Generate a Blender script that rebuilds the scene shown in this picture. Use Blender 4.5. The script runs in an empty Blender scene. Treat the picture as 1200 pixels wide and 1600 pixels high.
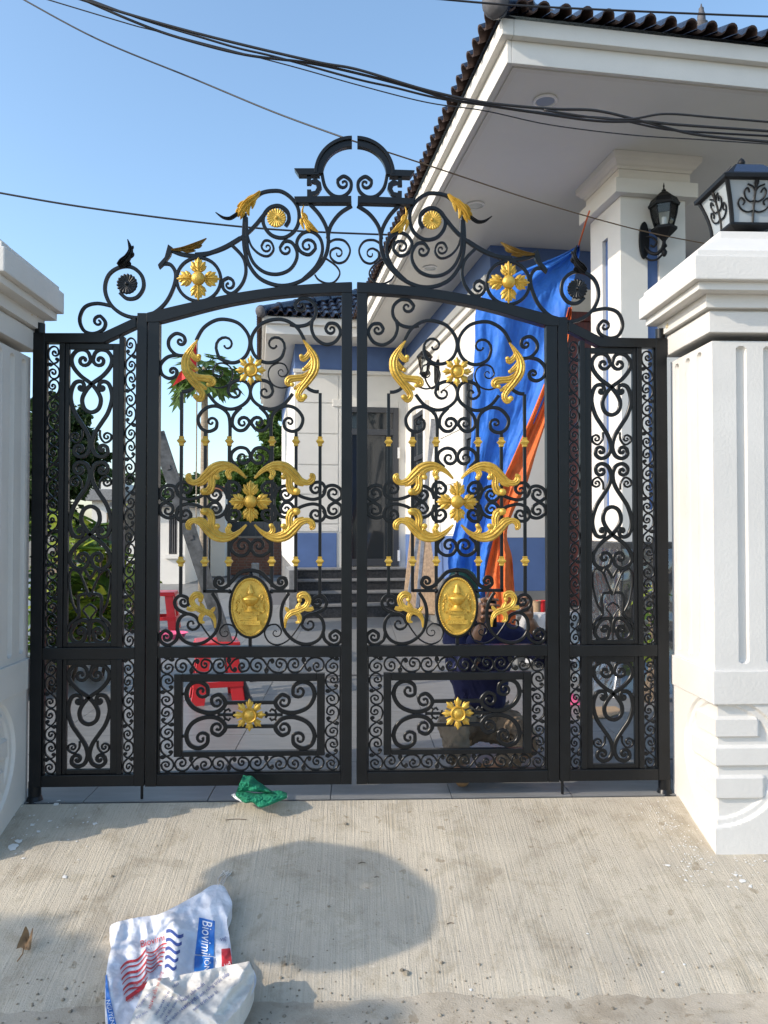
import bpy, bmesh, math, random
from mathutils import Vector, Matrix, noise
random.seed(7)
S = bpy.context.scene
C = S.collection
R_ = math.radians
PI = math.pi
# ------------------------------------------------------------------ camera
CAM = Vector((0, 0, 1.27)); YAW = R_(2.0); PIT = R_(1.2); FPX = 1202.0
cd = bpy.data.cameras.new('camera'); cam = bpy.data.objects.new('camera', cd); C.objects.link(cam)
cam.location = CAM; cam.rotation_euler = (PI/2 + PIT, 0, -YAW)
cd.sensor_fit = 'VERTICAL'; cd.sensor_height = 36; cd.lens = 36*FPX/1600
cd.clip_start = 0.05; cd.clip_end = 3000
S.camera = cam
# ------------------------------------------------------------------ light
SUN_EL = R_(29); SUN_AZ = R_(21)           # azimuth: degrees in front of the gate plane, from the left
SUN_V = Vector((-math.cos(SUN_AZ)*math.cos(SUN_EL), -math.sin(SUN_AZ)*math.cos(SUN_EL), math.sin(SUN_EL)))
ld = bpy.data.lights.new('sun', 'SUN'); ld.energy = 2.0; ld.angle = R_(0.6); ld.color = (1.0, 0.88, 0.73)
sun = bpy.data.objects.new('sun', ld); C.objects.link(sun)
sun.rotation_euler = SUN_V.to_track_quat('Z', 'Y').to_euler()
w = bpy.data.worlds.new('World'); S.world = w; w.use_nodes = True
wn = w.node_tree.nodes; wl = w.node_tree.links
sky = wn.new('ShaderNodeTexSky'); sky.sky_type = 'NISHITA'; sky.sun_disc = False
sky.sun_elevation = SUN_EL; sky.sun_rotation = math.atan2(SUN_V.x, SUN_V.y) % (2*PI)
sky.air_density = 1.05; sky.dust_density = 1.3; sky.ozone_density = 3.0; sky.altitude = 0
hs = wn.new('ShaderNodeHueSaturation'); hs.inputs['Saturation'].default_value = 0.97; hs.inputs['Hue'].default_value = .493; wl.new(sky.outputs[0], hs.inputs['Color']); wl.new(hs.outputs[0], wn['Background'].inputs[0]); wn['Background'].inputs[1].default_value = 0.15
S.view_settings.view_transform = 'Standard'; S.view_settings.look = 'None'
S.view_settings.exposure = 1.04; S.view_settings.gamma = 1.0
S.render.engine = 'CYCLES'
# ------------------------------------------------------------------ helpers
FW = Vector((math.sin(YAW)*math.cos(PIT), math.cos(YAW)*math.cos(PIT), math.sin(PIT)))
RT = Vector((math.cos(YAW), -math.sin(YAW), 0)); UP = RT.cross(FW)
def ray(px, py): return FW + RT*((px-600)/FPX) - UP*((py-800)/FPX)
def at(px, py, Y):
    d = ray(px, py); return CAM + d*(Y/d.y)
def atz(px, py, z):
    d = ray(px, py); return CAM + d*((z-CAM.z)/d.z)
W = {}
class MB:
    def __init__(s): s.v = []; s.f = []; s.m = []; s.cur = 0
    def add(s, vs, fs):
        n = len(s.v); s.v += [tuple(p) for p in vs]
        for f in fs: s.f.append([i+n for i in f]); s.m.append(s.cur)
    def box(s, x0, x1, y0, y1, z0, z1, T=None):
        vs = [(x, y, z) for z in (z0, z1) for y in (y0, y1) for x in (x0, x1)]
        if T: vs = [T(*p) for p in vs]
        s.add(vs, [(0,2,3,1), (4,5,7,6), (0,1,5,4), (2,6,7,3), (0,4,6,2), (1,3,7,5)])
        return s
    def bar(s, a, b, wx, wy=None, up=(0,0,1)):
        a = Vector(a); b = Vector(b); wy = wy or wx; d = (b-a).normalized(); u = Vector(up)
        if abs(d.dot(u)) > .98: u = Vector((1,0,0)) if abs(d.x) < .9 else Vector((0,1,0))
        p = d.cross(u).normalized(); q = p.cross(d)
        vs = [o + p*sx*wx/2 + q*sy*wy/2 for o in (a, b) for sx, sy in ((-1,-1),(1,-1),(1,1),(-1,1))]
        s.add(vs, [(3,2,1,0), (4,5,6,7), (0,1,5,4), (1,2,6,5), (2,3,7,6), (3,0,4,7)]); return s
    def prism(s, pts, y0, y1):                      # polygon in x,z pushed along y
        n = len(pts); vs = [(p[0], y0, p[1]) for p in pts] + [(p[0], y1, p[1]) for p in pts]
        s.add(vs, [list(range(n)), list(range(2*n-1, n-1, -1))] + [(i, i+n, (i+1)%n+n, (i+1)%n) for i in range(n)]); return s
    def poly(s, pts3, off):                         # planar polygon pushed by a vector
        n = len(pts3); o = Vector(off); vs = [Vector(p) for p in pts3] + [Vector(p)+o for p in pts3]
        s.add(vs, [list(range(n))[::-1], list(range(n, 2*n))] + [(i, (i+1)%n, (i+1)%n+n, i+n) for i in range(n)]); return s
    def tube(s, pts, r, n=6, cap=True):
        pts = [Vector(p) for p in pts]; k = len(pts); prev = None; vs = []
        for i, p in enumerate(pts):
            d = (pts[min(i+1, k-1)] - pts[max(i-1, 0)]).normalized()
            if prev is None: prev = d.orthogonal().normalized()
            u = (prev - d*prev.dot(d)).normalized(); prev = u; q = d.cross(u)
            rr = r(i/(k-1)) if callable(r) else (r[i] if isinstance(r, (list, tuple)) else r)
            vs += [p + (u*math.cos(2*PI*j/n) + q*math.sin(2*PI*j/n))*rr for j in range(n)]
        fs = [(i*n+j, i*n+(j+1)%n, (i+1)*n+(j+1)%n, (i+1)*n+j) for i in range(k-1) for j in range(n)]
        if cap: fs += [list(range(n))[::-1], list(range((k-1)*n, k*n))]
        s.add(vs, fs); return s
    def lathe(s, prof, c, n=16, axis='z', a0=0, sx=1, sy=1):
        vs = []; c = Vector(c); k = len(prof)
        for r, h in prof:
            for j in range(n):
                a = a0 + 2*PI*j/n; x, y = r*math.cos(a)*sx, r*math.sin(a)*sy
                vs.append(c + (Vector((x, y, h)) if axis == 'z' else Vector((x, -h, y)) if axis == 'y' else Vector((h, x, y))))
        fs = [(i*n+j, i*n+(j+1)%n, (i+1)*n+(j+1)%n, (i+1)*n+j) for i in range(k-1) for j in range(n)]
        fs += [list(range(n))[::-1], list(range((k-1)*n, k*n))]
        s.add(vs, fs); return s
    def ribbon(s, pts, wd, y0, y1, ch=.0025, closed=False):   # bar of chamfered section along a path in x,z
        k = len(pts); vs = []
        for i in range(k):
            if closed: a, b = pts[(i-1)%k], pts[(i+1)%k]
            else: a, b = pts[max(i-1, 0)], pts[min(i+1, k-1)]
            dx, dz = b[0]-a[0], b[1]-a[1]; L = math.hypot(dx, dz) or 1; nx, nz = -dz/L, dx/L
            h = (wd(i/(k-1)) if callable(wd) else wd)/2; c = min(ch, h*.6)
            for o, y in ((-h, y0+c), (-h+c, y0), (h-c, y0), (h, y0+c), (h, y1-c), (h-c, y1), (-h+c, y1), (-h, y1-c)):
                vs.append((pts[i][0]+nx*o, y, pts[i][1]+nz*o))
        kk = k if closed else k-1
        fs = [(i*8+j, ((i+1)%k)*8+j, ((i+1)%k)*8+(j+1)%8, i*8+(j+1)%8) for i in range(kk) for j in range(8)]
        if not closed: fs += [list(range(8)), list(range((k-1)*8, k*8))[::-1]]
        s.add(vs, fs); return s
    def leafrib(s, pts, yb, hk=.75, n=5):            # carved rib: half round, pts (x, z, half width), bulging to -y
        if len(pts) < 2: return s
        k = len(pts); vs = []
        for i in range(k):
            a, b = pts[max(i-1, 0)], pts[min(i+1, k-1)]
            dx, dz = b[0]-a[0], b[1]-a[1]; L = math.hypot(dx, dz) or 1; nx, nz = -dz/L, dx/L; h = pts[i][2]
            for j in range(n):
                t = PI*j/(n-1)
                vs.append((pts[i][0]+nx*h*math.cos(t), yb - h*hk*math.sin(t), pts[i][1]+nz*h*math.cos(t)))
        fs = [(i*n+j, (i+1)*n+j, (i+1)*n+(j+1)%n, i*n+(j+1)%n) for i in range(k-1) for j in range(n)]
        fs += [list(range(n)), list(range((k-1)*n, k*n))[::-1]]
        s.add(vs, fs); return s
    def grid(s, nu, nv, fn, flip=False):
        vs = [fn(i/nu, j/nv) for j in range(nv+1) for i in range(nu+1)]; q = nu+1
        fs = [(j*q+i, j*q+i+1, (j+1)*q+i+1, (j+1)*q+i) for j in range(nv) for i in range(nu)]
        if flip: fs = [f[::-1] for f in fs]
        s.add(vs, fs); return s
def mesh(name, mb, mats, off=(0,0,0), smooth=False, bevel=0, fixn=True):
    me = bpy.data.meshes.new(name); o = Vector(off)
    me.from_pydata([Vector(p)-o for p in mb.v], [], mb.f)
    if not isinstance(mats, (list, tuple)): mats = [mats]
    for m in mats: me.materials.append(m)
    if len(mats) > 1: me.polygons.foreach_set('material_index', mb.m)
    if fixn or bevel:
        bm = bmesh.new(); bm.from_mesh(me)
        if fixn: bmesh.ops.recalc_face_normals(bm, faces=bm.faces)
        if bevel:
            ed = [e for e in bm.edges if len(e.link_faces) == 2 and e.calc_face_angle(0) > .5]
            bmesh.ops.bevel(bm, geom=ed, offset=bevel, segments=2, affect='EDGES', profile=.6, clamp_overlap=True)
        bm.to_mesh(me); bm.free()
    if smooth is not False:
        me.polygons.foreach_set('use_smooth', [True]*len(me.polygons))
        if smooth is not True: me.set_sharp_from_angle(angle=R_(smooth))
    me.update(); return me
def link(name, me, parent=None, loc=None):
    o = bpy.data.objects.new(name, me); C.objects.link(o)
    if parent: o.parent = parent; W[o] = W[parent].copy()
    else: W[o] = Vector((0,0,0))
    if loc is not None:
        loc = Vector(loc); o.location = loc - (W[parent] if parent else Vector((0,0,0))); W[o] = loc.copy()
    return o
def obj(name, mb, mats, parent=None, smooth=False, bevel=0, loc=None, fixn=True):
    """vertices are in world space; loc gives the object its own origin"""
    off = Vector(loc) if loc is not None else (W[parent] if parent else Vector((0,0,0)))
    return link(name, mesh(name, mb, mats, off, smooth, bevel, fixn), parent, loc)
def thing(name, label, cat, loc=(0,0,0), group=None):
    o = bpy.data.objects.new(name, None); C.objects.link(o); o.location = loc; o.empty_display_size = .1
    W[o] = Vector(loc); return tag(o, label, cat, group)
def tag(o, label=None, cat=None, group=None, kind=None):
    if label: o['label'] = label
    if cat: o['category'] = cat
    if group: o['group'] = group
    if kind: o['kind'] = kind
    return o
def crom(p, k=5, closed=False):
    n = len(p); out = []
    if n < 3: return list(p)
    for i in range(n if closed else n-1):
        if closed: a, b, c, d = p[(i-1)%n], p[i], p[(i+1)%n], p[(i+2)%n]
        else: a, b, c, d = p[max(i-1, 0)], p[i], p[i+1], p[min(i+2, n-1)]
        for j in range(k):
            t = j/k; t2 = t*t; t3 = t2*t
            out.append(tuple(.5*((2*b[q]) + (-a[q]+c[q])*t + (2*a[q]-5*b[q]+4*c[q]-d[q])*t2 + (-a[q]+3*b[q]-3*c[q]+d[q])*t3) for q in range(len(b))))
    if not closed: out.append(tuple(p[-1]))
    return out
def spiral(c, p, q, turns, shrink=.8):               # p is where the bar arrives at the curl, q the point before it
    rx, ry = p[0]-c[0], p[1]-c[1]; r = math.hypot(rx, ry); a = math.atan2(ry, rx)
    dr = 1 if (rx*(p[1]-q[1]) - ry*(p[0]-q[0])) > 0 else -1
    n = max(6, int(turns*14)); out = []
    for i in range(1, n+1):
        t = i/n; rr = r*(1-shrink*t**.85); aa = a + dr*turns*2*PI*t
        out.append((c[0]+rr*math.cos(aa), c[1]+rr*math.sin(aa)))
    return out
def scrollpath(body, c0=None, c1=None, turns=.95):
    P = crom(body, 5)
    if c1: P = P + spiral(c1, body[-1], body[-2], turns)
    if c0: P = spiral(c0, body[0], body[1], turns)[::-1] + P
    return P
# ------------------------------------------------------------------ materials
def mat(name, col, rough=.5, metal=0, var=0, vscale=6, bump=0, bscale=60, stretch=None, spec=.5, col2=None, detail=6, coat=0, wear=None):
    m = bpy.data.materials.new(name); m.use_nodes = True; n = m.node_tree.nodes; l = m.node_tree.links
    b = n['Principled BSDF']; b.inputs['Roughness'].default_value = rough; b.inputs['Metallic'].default_value = metal
    b.inputs['Specular IOR Level'].default_value = spec; b.inputs['Coat Weight'].default_value = coat
    b.inputs['Base Color'].default_value = (*col, 1)
    tc = n.new('ShaderNodeTexCoord'); mp = n.new('ShaderNodeMapping'); l.new(tc.outputs['Object'], mp.inputs[0])
    if stretch: mp.inputs['Scale'].default_value = stretch
    if var or col2:
        nz = n.new('ShaderNodeTexNoise'); nz.inputs['Scale'].default_value = vscale; nz.inputs['Detail'].default_value = detail
        nz.inputs['Roughness'].default_value = .62
        l.new(mp.outputs[0], nz.inputs['Vector'])
        rp = n.new('ShaderNodeValToRGB'); l.new(nz.outputs[0], rp.inputs[0])
        c2 = col2 or tuple(c*(1-var) for c in col); c1 = col if col2 else tuple(min(1, c*(1+var*.5)) for c in col)
        rp.color_ramp.elements[0].position = .34; rp.color_ramp.elements[1].position = .68
        rp.color_ramp.elements[0].color = (*c2, 1); rp.color_ramp.elements[1].color = (*c1, 1)
        l.new(rp.outputs[0], b.inputs['Base Color'])
        mr = n.new('ShaderNodeMapRange'); mr.inputs[3].default_value = max(0, rough-.1); mr.inputs[4].default_value = min(1, rough+.1)
        l.new(nz.outputs[0], mr.inputs[0]); l.new(mr.outputs[0], b.inputs['Roughness'])
    if bump:
        nb = n.new('ShaderNodeTexNoise'); nb.inputs['Scale'].default_value = bscale; nb.inputs['Detail'].default_value = 4
        l.new(mp.outputs[0], nb.inputs['Vector'])
        bp = n.new('ShaderNodeBump'); bp.inputs['Strength'].default_value = bump; bp.inputs['Distance'].default_value = .01
        l.new(nb.outputs[0], bp.inputs['Height']); l.new(bp.outputs[0], b.inputs['Normal'])
    return m
M = {}
M['iron'] = mat('black_iron_paint', (.0055,.0065,.008), .33, 0, .25, 9, .05, 220, spec=.32)
M['gold'] = mat('gold_paint', (.68,.45,.08), .38, .4, .3, 22, .25, 140, col2=(.44,.26,.035))
M['gold_dark'] = mat('dull_gold_paint', (.30,.20,.06), .4, .5, .3, 40)
M['white'] = mat('white_wall_paint', (.68,.66,.615), .75, 0, .05, 3, .10, 90)
M['plaster'] = mat('white_pillar_paint', (.645,.63,.60), .62, 0, .08, 1.7, .16, 70)
M['blue'] = mat('blue_wall_paint', (.085,.15,.33), .7, 0, .12, 4, .08, 90)
M['soffit'] = mat('grey_soffit_paint', (.70,.69,.65), .6, 0, .03, 2)
M['granite'] = mat('black_granite', (.018,.019,.022), .16, 0, .5, 30, col2=(.05,.052,.056))
M['stone_edge'] = mat('grey_stone_nosing', (.22,.22,.22), .4, 0, .3, 14)
M['glass_dark'] = mat('dark_window_glass', (.02,.025,.03), .05, 0)
M['alu_grey'] = mat('grey_aluminium', (.055,.06,.07), .35, .3)
M['steel'] = mat('scuffed_aluminium', (.32,.33,.35), .42, .75, .35, 18)
M['ladder_dark'] = mat('weathered_aluminium', (.12,.125,.13), .5, .35, .5, 14)
M['white_metal'] = mat('white_enamel', (.75,.75,.75), .4)
def tree_split(): pass
# ================================================================== the gate
YG = 3.85; XC = -.014; PX = YG/FPX
ZT = {1:(300,200,.25,.25), 2:(100,360,.26667,.26667), 3:(240,450,.25833,.25826), 4:(240,680,.25833,.25825), 5:(240,840,.25833,.25825), 6:(230,1000,.275,.275), 7:(40,500,.175,.175), 0:(0,0,1,1)}
def g(z, p, mir=False):
    a = ZT[z]; q = at(a[0]+p[0]*a[2], a[1]+p[1]*a[3], YG)
    return (2*XC-q.x if mir else q.x, q.z)
def gs(z, L, mir=False): return [g(z, p, mir) for p in L]
IRON = M['iron']; GOLD = M['gold']
def iron_scroll(par, pts, w=.0165, c0=None, c1=None, turns=.95, d=.016, name='scroll', thin=.45):
    P = scrollpath(pts, c0, c1, turns); n = len(P)
    a = .28 if c0 else 0; b = .28 if c1 else 0
    def wd(t):
        k = 1
        if a and t < a: k = thin + (1-thin)*(t/a)
        if b and t > 1-b: k = thin + (1-thin)*((1-t)/b)
        return w*k
    d *= random.uniform(.9, 1.1); jy = random.uniform(-.0012, .0012)
    mb = MB().ribbon(P, wd, YG-d/2+jy, YG+d/2+jy)
    if c0: mb.lathe([(.001,0),(w*.34,.0),(w*.34,d*.9),(.001,d*.9)], (P[0][0], YG+d*.45, P[0][1]), 8, 'y')
    if c1: mb.lathe([(.001,0),(w*.34,.0),(w*.34,d*.9),(.001,d*.9)], (P[-1][0], YG+d*.45, P[-1][1]), 8, 'y')
    return obj(name, mb, IRON, par, smooth=40)
def prot(P, c): return [(2*c-p[0],)+tuple(p[1:]) for p in P]      # mirror about a vertical axis in zoom units
def vrot(P, c): return [(p[0], 2*c-p[1])+tuple(p[2:]) for p in P]
def ring(par, c, rx, rz, w, name='ring', d=.016):
    P = [(c[0]+rx*math.cos(2*PI*i/40), c[1]+rz*math.sin(2*PI*i/40)) for i in range(40)]
    return obj(name, MB().ribbon(P, w, YG-d/2, YG+d/2, closed=True), IRON, par, smooth=40)
def gbar(par, name, x0, x1, z0, z1, d=.05, bevel=.0025, lip=None):
    mb = MB().box(x0, x1, YG-d/2, YG+d/2, z0, z1)
    o = obj(name, mb, IRON, par, bevel=bevel); return o
def ribs(par, name, z, lobes, mir, m, yb=YG-.012, sc=1.5, hk=.6):
    mb = MB(); k = ZT[z][2]*PX
    for L in lobes:
        L2 = crom([(*g(z, p, mir), p[2]*k*sc) for p in L], 4)
        mb.leafrib(L2, yb, hk*.55)
        n = len(L2)                                  # three raised veins with hollows between
        for o, wq, hq in ((-.62,.34,2.0), (0,.32,3.0), (.62,.34,2.0)):
            V = []
            for i in range(n):
                p, q = L2[max(i-1, 0)], L2[min(i+1, n-1)]; dx, dz = q[0]-p[0], q[1]-p[1]; l_ = math.hypot(dx, dz) or 1
                V.append((L2[i][0]-dz/l_*o*L2[i][2], L2[i][1]+dx/l_*o*L2[i][2], L2[i][2]*wq))
            mb.leafrib(V, yb-.0005, hk*hq)
        if L2[-1][2] > 7*k*sc and hk < .7: mb.lathe([(L2[-1][2]*1.15,0),(L2[-1][2]*1.1,L2[-1][2]*.6),(L2[-1][2]*.6,L2[-1][2]*1.05),(.0005,L2[-1][2]*1.2)], (L2[-1][0], yb, L2[-1][1]), 10, 'y')
    return obj(name, mb, m, par, smooth=38)
def rosette_flower(par, c, R, m=GOLD):              # domed heart with four five-lobed leaves
    x, z = c; mb = MB()
    mb.lathe([(R*.33,-.004),(R*.33,.008),(R*.27,.017),(R*.16,.023),(R*.04,.025)], (x, YG-.014, z), 16, 'y')
    for i in range(8):
        a = PI/8+i*PI/4; mb.lathe([(R*.07,0),(R*.06,.006),(R*.02,.01)], (x+R*.4*math.cos(a), YG-.014, z+R*.4*math.sin(a)), 6, 'y')
    ro = obj('flower_rosette', mb, m, par, smooth=45)
    for q in range(4):
        A = q*PI/2; mb = MB()
        for da, rb, L, wd in ((-1.20,.38,.46,.13), (1.20,.38,.46,.13), (-.80,.42,.54,.14), (.80,.42,.54,.14), (-.48,.58,.38,.11), (.48,.58,.38,.11), (0,.28,.76,.17)):
            bx, bz = x+R*rb*math.cos(A), z+R*rb*math.sin(A); pts = []
            for t, hw in ((0,.55), (.3,1.), (.6,.95), (.82,.55), (1,.05)):
                bend = A + da*(1-.15*t)
                pts.append((bx+R*L*t*math.cos(bend), bz+R*L*t*math.sin(bend), R*wd*hw))
            mb.leafrib(pts, YG-.012, .5); mb.leafrib([(p[0], p[1], p[2]*.22) for p in pts], YG-.012, 3.4)
        obj('leaf', mb, m, ro, smooth=50)
    return ro
def rosette_sun(par, c, R, m=GOLD):                 # ring with eight pointed petals
    x, z = c; mb = MB()
    mb.lathe([(R*.47,-.002),(R*.47,.012),(R*.42,.018),(R*.37,.014),(R*.33,.010),(R*.2,.016),(R*.1,.020),(R*.03,.021)], (x, YG-.013, z), 20, 'y')
    for i in range(6): 
        a = i*PI/3; mb.leafrib([(x+R*r*math.cos(a), z+R*r*math.sin(a), R*h) for r, h in ((.06,.03),(.18,.06),(.3,.02))], YG-.026, .6)
    ro = obj('sun_rosette', mb, m, par, smooth=45)
    for i in range(8):
        a = i*PI/4; mb = MB(); ca, sa = math.cos(a), math.sin(a)
        mb.leafrib([(x+R*r*ca, z+R*r*sa, R*h) for r, h in ((.42,.10),(.58,.13),(.72,.15),(.86,.10),(1.0,.012))], YG-.012, .75)
        for s in (-1, 1):
            mb.leafrib([(x+R*(r*ca-s*t*sa), z+R*(r*sa+s*t*ca), R*h) for r, t, h in ((.45,.06,.05),(.6,.13,.06),(.75,.19,.045),(.82,.17,.015))], YG-.011, .9)
        obj('petal', mb, m, ro, smooth=50)
    return ro
def rosette_daisy(par, c, R, m=GOLD, n=20):
    x, z = c; mb = MB()
    mb.lathe([(R*.96,-.002),(R*.9,.006),(R*.4,.004),(R*.2,.006)], (x, YG-.012, z), 20, 'y')
    mb.lathe([(R*.17,0),(R*.15,.014),(R*.05,.018)], (x, YG-.012, z), 10, 'y')
    for i in range(n):
        a = 2*PI*i/n; tw = .12
        mb.leafrib([(x+R*r*math.cos(a+tw*r), z+R*r*math.sin(a+tw*r), R*h) for r, h in ((.2,.04),(.5,.08),(.8,.13),(.95,.13),(1.02,.05))], YG-.015, .9)
    return obj('daisy_rosette', mb, m, par, smooth=50)
# shared small pieces
mbc = MB(); kk = .0115
mbc.lathe([(.013,-.024),(.017,-.021),(.014,-.014),(.018,-.010),(.029,0),(.018,.010),(.014,.014),(.017,.021),(.013,.024)], (0,0,0), 4, 'z', PI/4)
COLLAR = mesh('collar', mbc, GOLD, bevel=.001)
def collar(par, x, z): return link('collar', COLLAR, par, (x, YG, z))
# border scroll: S with two small curls, drawn in a cell 1 wide by 2.6 high, then scaled to metres
def border_mesh(sx, w=.060, h=.158, flip=1, half=False):
    def c(p): return ((p[0]-55)/110*w*flip, (142-p[1])/285*h*1.0)
    mb = MB(); T = .0075
    def rib(body, c0, c1, tn=1.0, t=T):
        P = scrollpath([c(p) for p in body], c(c0) if c0 else None, c(c1) if c1 else None, tn)
        mb.ribbon(P, t, -.006, .006, .0015)
        for cc, q in ((c0, P[0]), (c1, P[-1])):
            if cc: mb.lathe([(.001,0),(.0055,0),(.0055,.011),(.001,.011)], (q[0], .0055, q[1]), 7, 'y')
    if not half: rib([(98,62),(88,22),(56,4),(20,20),(4,62),(14,112),(50,150),(95,190),(106,232),(90,268),(56,281),(22,262),(12,225)], (62,58), (50,228))
    else: rib([(5,110),(50,150),(95,190),(106,232),(90,268),(56,281),(22,262),(12,225)], None, (50,228))
    rib([(50,152),(70,146),(86,136),(96,118)], None, (80,116), .8)
    rib([(50,152),(38,160),(24,170),(8,166)], None, (22,158), .8)
    return mesh('border_scroll', mb, IRON, smooth=40)
BS = {(f, hf): border_mesh(1, flip=f, half=hf) for f in (1, -1) for hf in (False, True)}
def border_strip(par, x, z0, z1, w, n, half_top=False, flip0=1, horiz=False):
    """a run of border scrolls between z0 and z1 (or along x when horiz)"""
    tot = n + (.5 if half_top else 0); h = (z1-z0)/tot; f = flip0
    for i in range(n + (1 if half_top else 0)):
        hf = half_top and i == n
        zc = z0 + h*(i+.5)
        o = link('border_scroll', BS[(f, hf)], par, (x, YG, zc) if not horiz else (zc, YG, x))
        o.scale = (w/.060, 1, h/.158)
        if horiz: o.rotation_euler = (0, PI/2, 0)
        f = -f
def main_leaf(mir):
    s = -1 if mir else 1
    lab = ('right-hand main gate leaf, black scrollwork with gold leaves, person kneeling behind it' if mir else
           'left-hand main gate leaf, black scrollwork with gold leaves, red stools seen through it')
    t = thing('gate_leaf', lab, 'gate', (XC + s*-.52, YG, 0), 'tall main leaves of the driveway gate')
    X = lambda px, py=800: g(0, (px, py), mir)[0]
    Zc = lambda py, px=390: at(px, py, YG).z
    def B(name, xa, xb, z0, z1, **k): a, b = sorted((X(xa), X(xb))); return gbar(t, name, a, b, z0, z1, **k)
    ztop = Zc(443, 550)
    zb0, zb1 = Zc(1225), Zc(1206.5); zm0, zm1 = Zc(1026.5), Zc(1009)
    B('stile', 231.3, 249, zb0, Zc(490, 240)); B('stile', 533.5, 550, zb0, Zc(444, 542))
    B('rail', 249.2, 533.3, zb0, zb1, d=.046); B('rail', 249.2, 533.3, zm0, zm1, d=.046)
    B('lip', 249.3, 252, zb1+.006, zm0, d=.026, bevel=.001); B('lip', 530.8, 533.2, zb1+.006, zm0, d=.026, bevel=.001)
    B('lip', 249.3, 533.2, zb1+.0005, zb1+.0065, d=.026, bevel=.001)
    up = crom(gs(0, [(231,491),(276,480),(330,468),(367,460.5),(420,452.5),(470,447.5),(515,444.5),(550,443)], mir), 4)
    lo = crom(gs(0, [(249,505.8),(290,495),(330,484.5),(369,476),(420,467.5),(470,462.5),(533,459.5)], mir), 4)
    # arched rail as ribbon between the two curves
    n = 28; mb = MB(); pts = []
    def samp(P, u):
        q = u*(len(P)-1); i = min(int(q), len(P)-2); f = q-i
        return (P[i][0]*(1-f)+P[i+1][0]*f, P[i][1]*(1-f)+P[i+1][1]*f)
    xs = [up[0][0] + (up[-1][0]-up[0][0])*i/n for i in range(n+1)]
    def zat(P, x):
        Q = sorted(P)
        if x <= Q[0][0]: return Q[0][1]
        for a, b in zip(Q, Q[1:]):
            if a[0] <= x <= b[0]: return a[1] + (b[1]-a[1])*(x-a[0])/max(1e-9, b[0]-a[0])
        return Q[-1][1]
    poly = [(x, zat(up, x)) for x in xs] + [(x, zat(lo, x)) for x in reversed(xs)]
    obj('arched_rail', MB().prism(poly, YG-.028, YG+.028) if s else None, IRON, t, bevel=.0025)
    SC = lambda z, body, c1=None, c0=None, w=.0165, turns=.95, name='scroll', **k: iron_scroll(t, gs(z, body, mir), w, g(z, c0, mir) if c0 else None, g(z, c1, mir) if c1 else None, turns, name=name, **k)
    def both(z, ax, body, c1=None, c0=None, **k):
        SC(z, body, c1, c0, **k); SC(z, prot(body, ax), prot([c1], ax)[0] if c1 else None, prot([c0], ax)[0] if c0 else None, **k)
    # upper field
    both(3, 586, [(258,318),(300,245),(365,200),(430,190),(510,212),(565,270),(583,335),(562,405),(510,447),(450,450),(398,420),(378,365)], (440,345))
    both(3, 586, [(340,590),(395,605),(450,585),(478,530),(465,480),(420,455),(378,465),(358,505)], (397,508), w=.0075, d=.012)
    both(3, 586, [(330,640),(380,700),(450,732),(515,722),(570,680),(586,625),(565,575),(520,558),(468,578),(450,625)], (497,628))
    both(3, 586, [(461,960),(461,810),(440,750),(380,715),(315,728),(270,785),(285,845),(330,868),(375,850),(384,815)], (350,812))
    both(3, 586, [(530,720),(485,770),(477,825),(508,860),(550,857),(582,818)], (540,815), turns=1.1)
    both(3, 586, [(268,572),(235,610),(200,626),(172,628)])
    SC(3, [(205,410),(140,405),(95,360),(95,310),(135,276),(180,290),(192,318)], (163,322))
    SC(3, [(150,405),(85,418),(42,465),(50,520),(92,547),(132,535),(142,508)], (115,505))
    SC(3, [(825,222),(880,232),(940,215),(980,165),(978,105),(935,66),(885,68),(855,100)], (895,108))
    SC(3, [(962,190),(955,245),(980,305),(1040,342),(1100,325),(1130,270),(1108,222),(1062,215),(1040,245)], (1075,250))
    # middle field, four ways
    for fx in (0, 1):
        for fy in (0, 1):
            def q(P):
                P = list(P)
                if fx: P = prot(P, 588)
                if fy: P = vrot(P, 402)
                return P
            def S4(body, c1, c0=None, **k): SC(4, q(body), q([c1])[0], q([c0])[0] if c0 else None, **k)
            S4([(510,192),(472,150),(475,105),(515,76),(560,82),(584,115)], (540,135), turns=1.15)
            S4([(315,355),(265,378),(205,388),(155,368),(138,325),(160,288),(205,288),(226,315)], (193,325))
            S4([(150,350),(128,312),(85,304),(45,328),(40,372),(75,397),(112,378)], (86,350))
            S4([(540,400),(465,372),(437,335),(450,292),(490,284),(518,310)], (485,328))
            S4([(450,385),(430,335),(390,308),(350,315),(328,355),(348,390),(385,395),(408,365)], (375,358))
    # balusters with gold collars
    for px in (283, 320.6, 358):
        for a in (px, 783-px+.0):
            x = X(a); top = {283:g(3,(0,630))[1], 320.6:g(3,(0,866))[1], 358:g(3,(0,955))[1]}[px]
            bot = {283:g(5,(0,350))[1], 320.6:g(5,(0,332))[1], 358:g(5,(0,300))[1]}[px]
            gbar(t, 'bar', x-.0078, x+.0078, bot, top, d=.0156, bevel=.0015)
            collar(t, x, g(3,(0,925))[1]); collar(t, x, g(5,(0,145))[1])
    # lower field
    both(5, 587, [(588,196),(525,212),(475,262),(438,298),(400,305),(372,282),(376,250)], (401,268), w=.019)
    both(5, 587, [(355,335),(392,400),(402,480),(380,565),(320,625),(250,645),(182,622),(145,560),(155,495),(200,462),(255,478),(278,525)], (232,522))
    both(5, 587, [(205,462),(145,432),(128,388),(158,352),(203,364),(213,402)], (183,388))
    both(5, 587, [(150,565),(138,618),(90,650),(48,632),(38,592),(72,563),(106,582)], (78,600))
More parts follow.
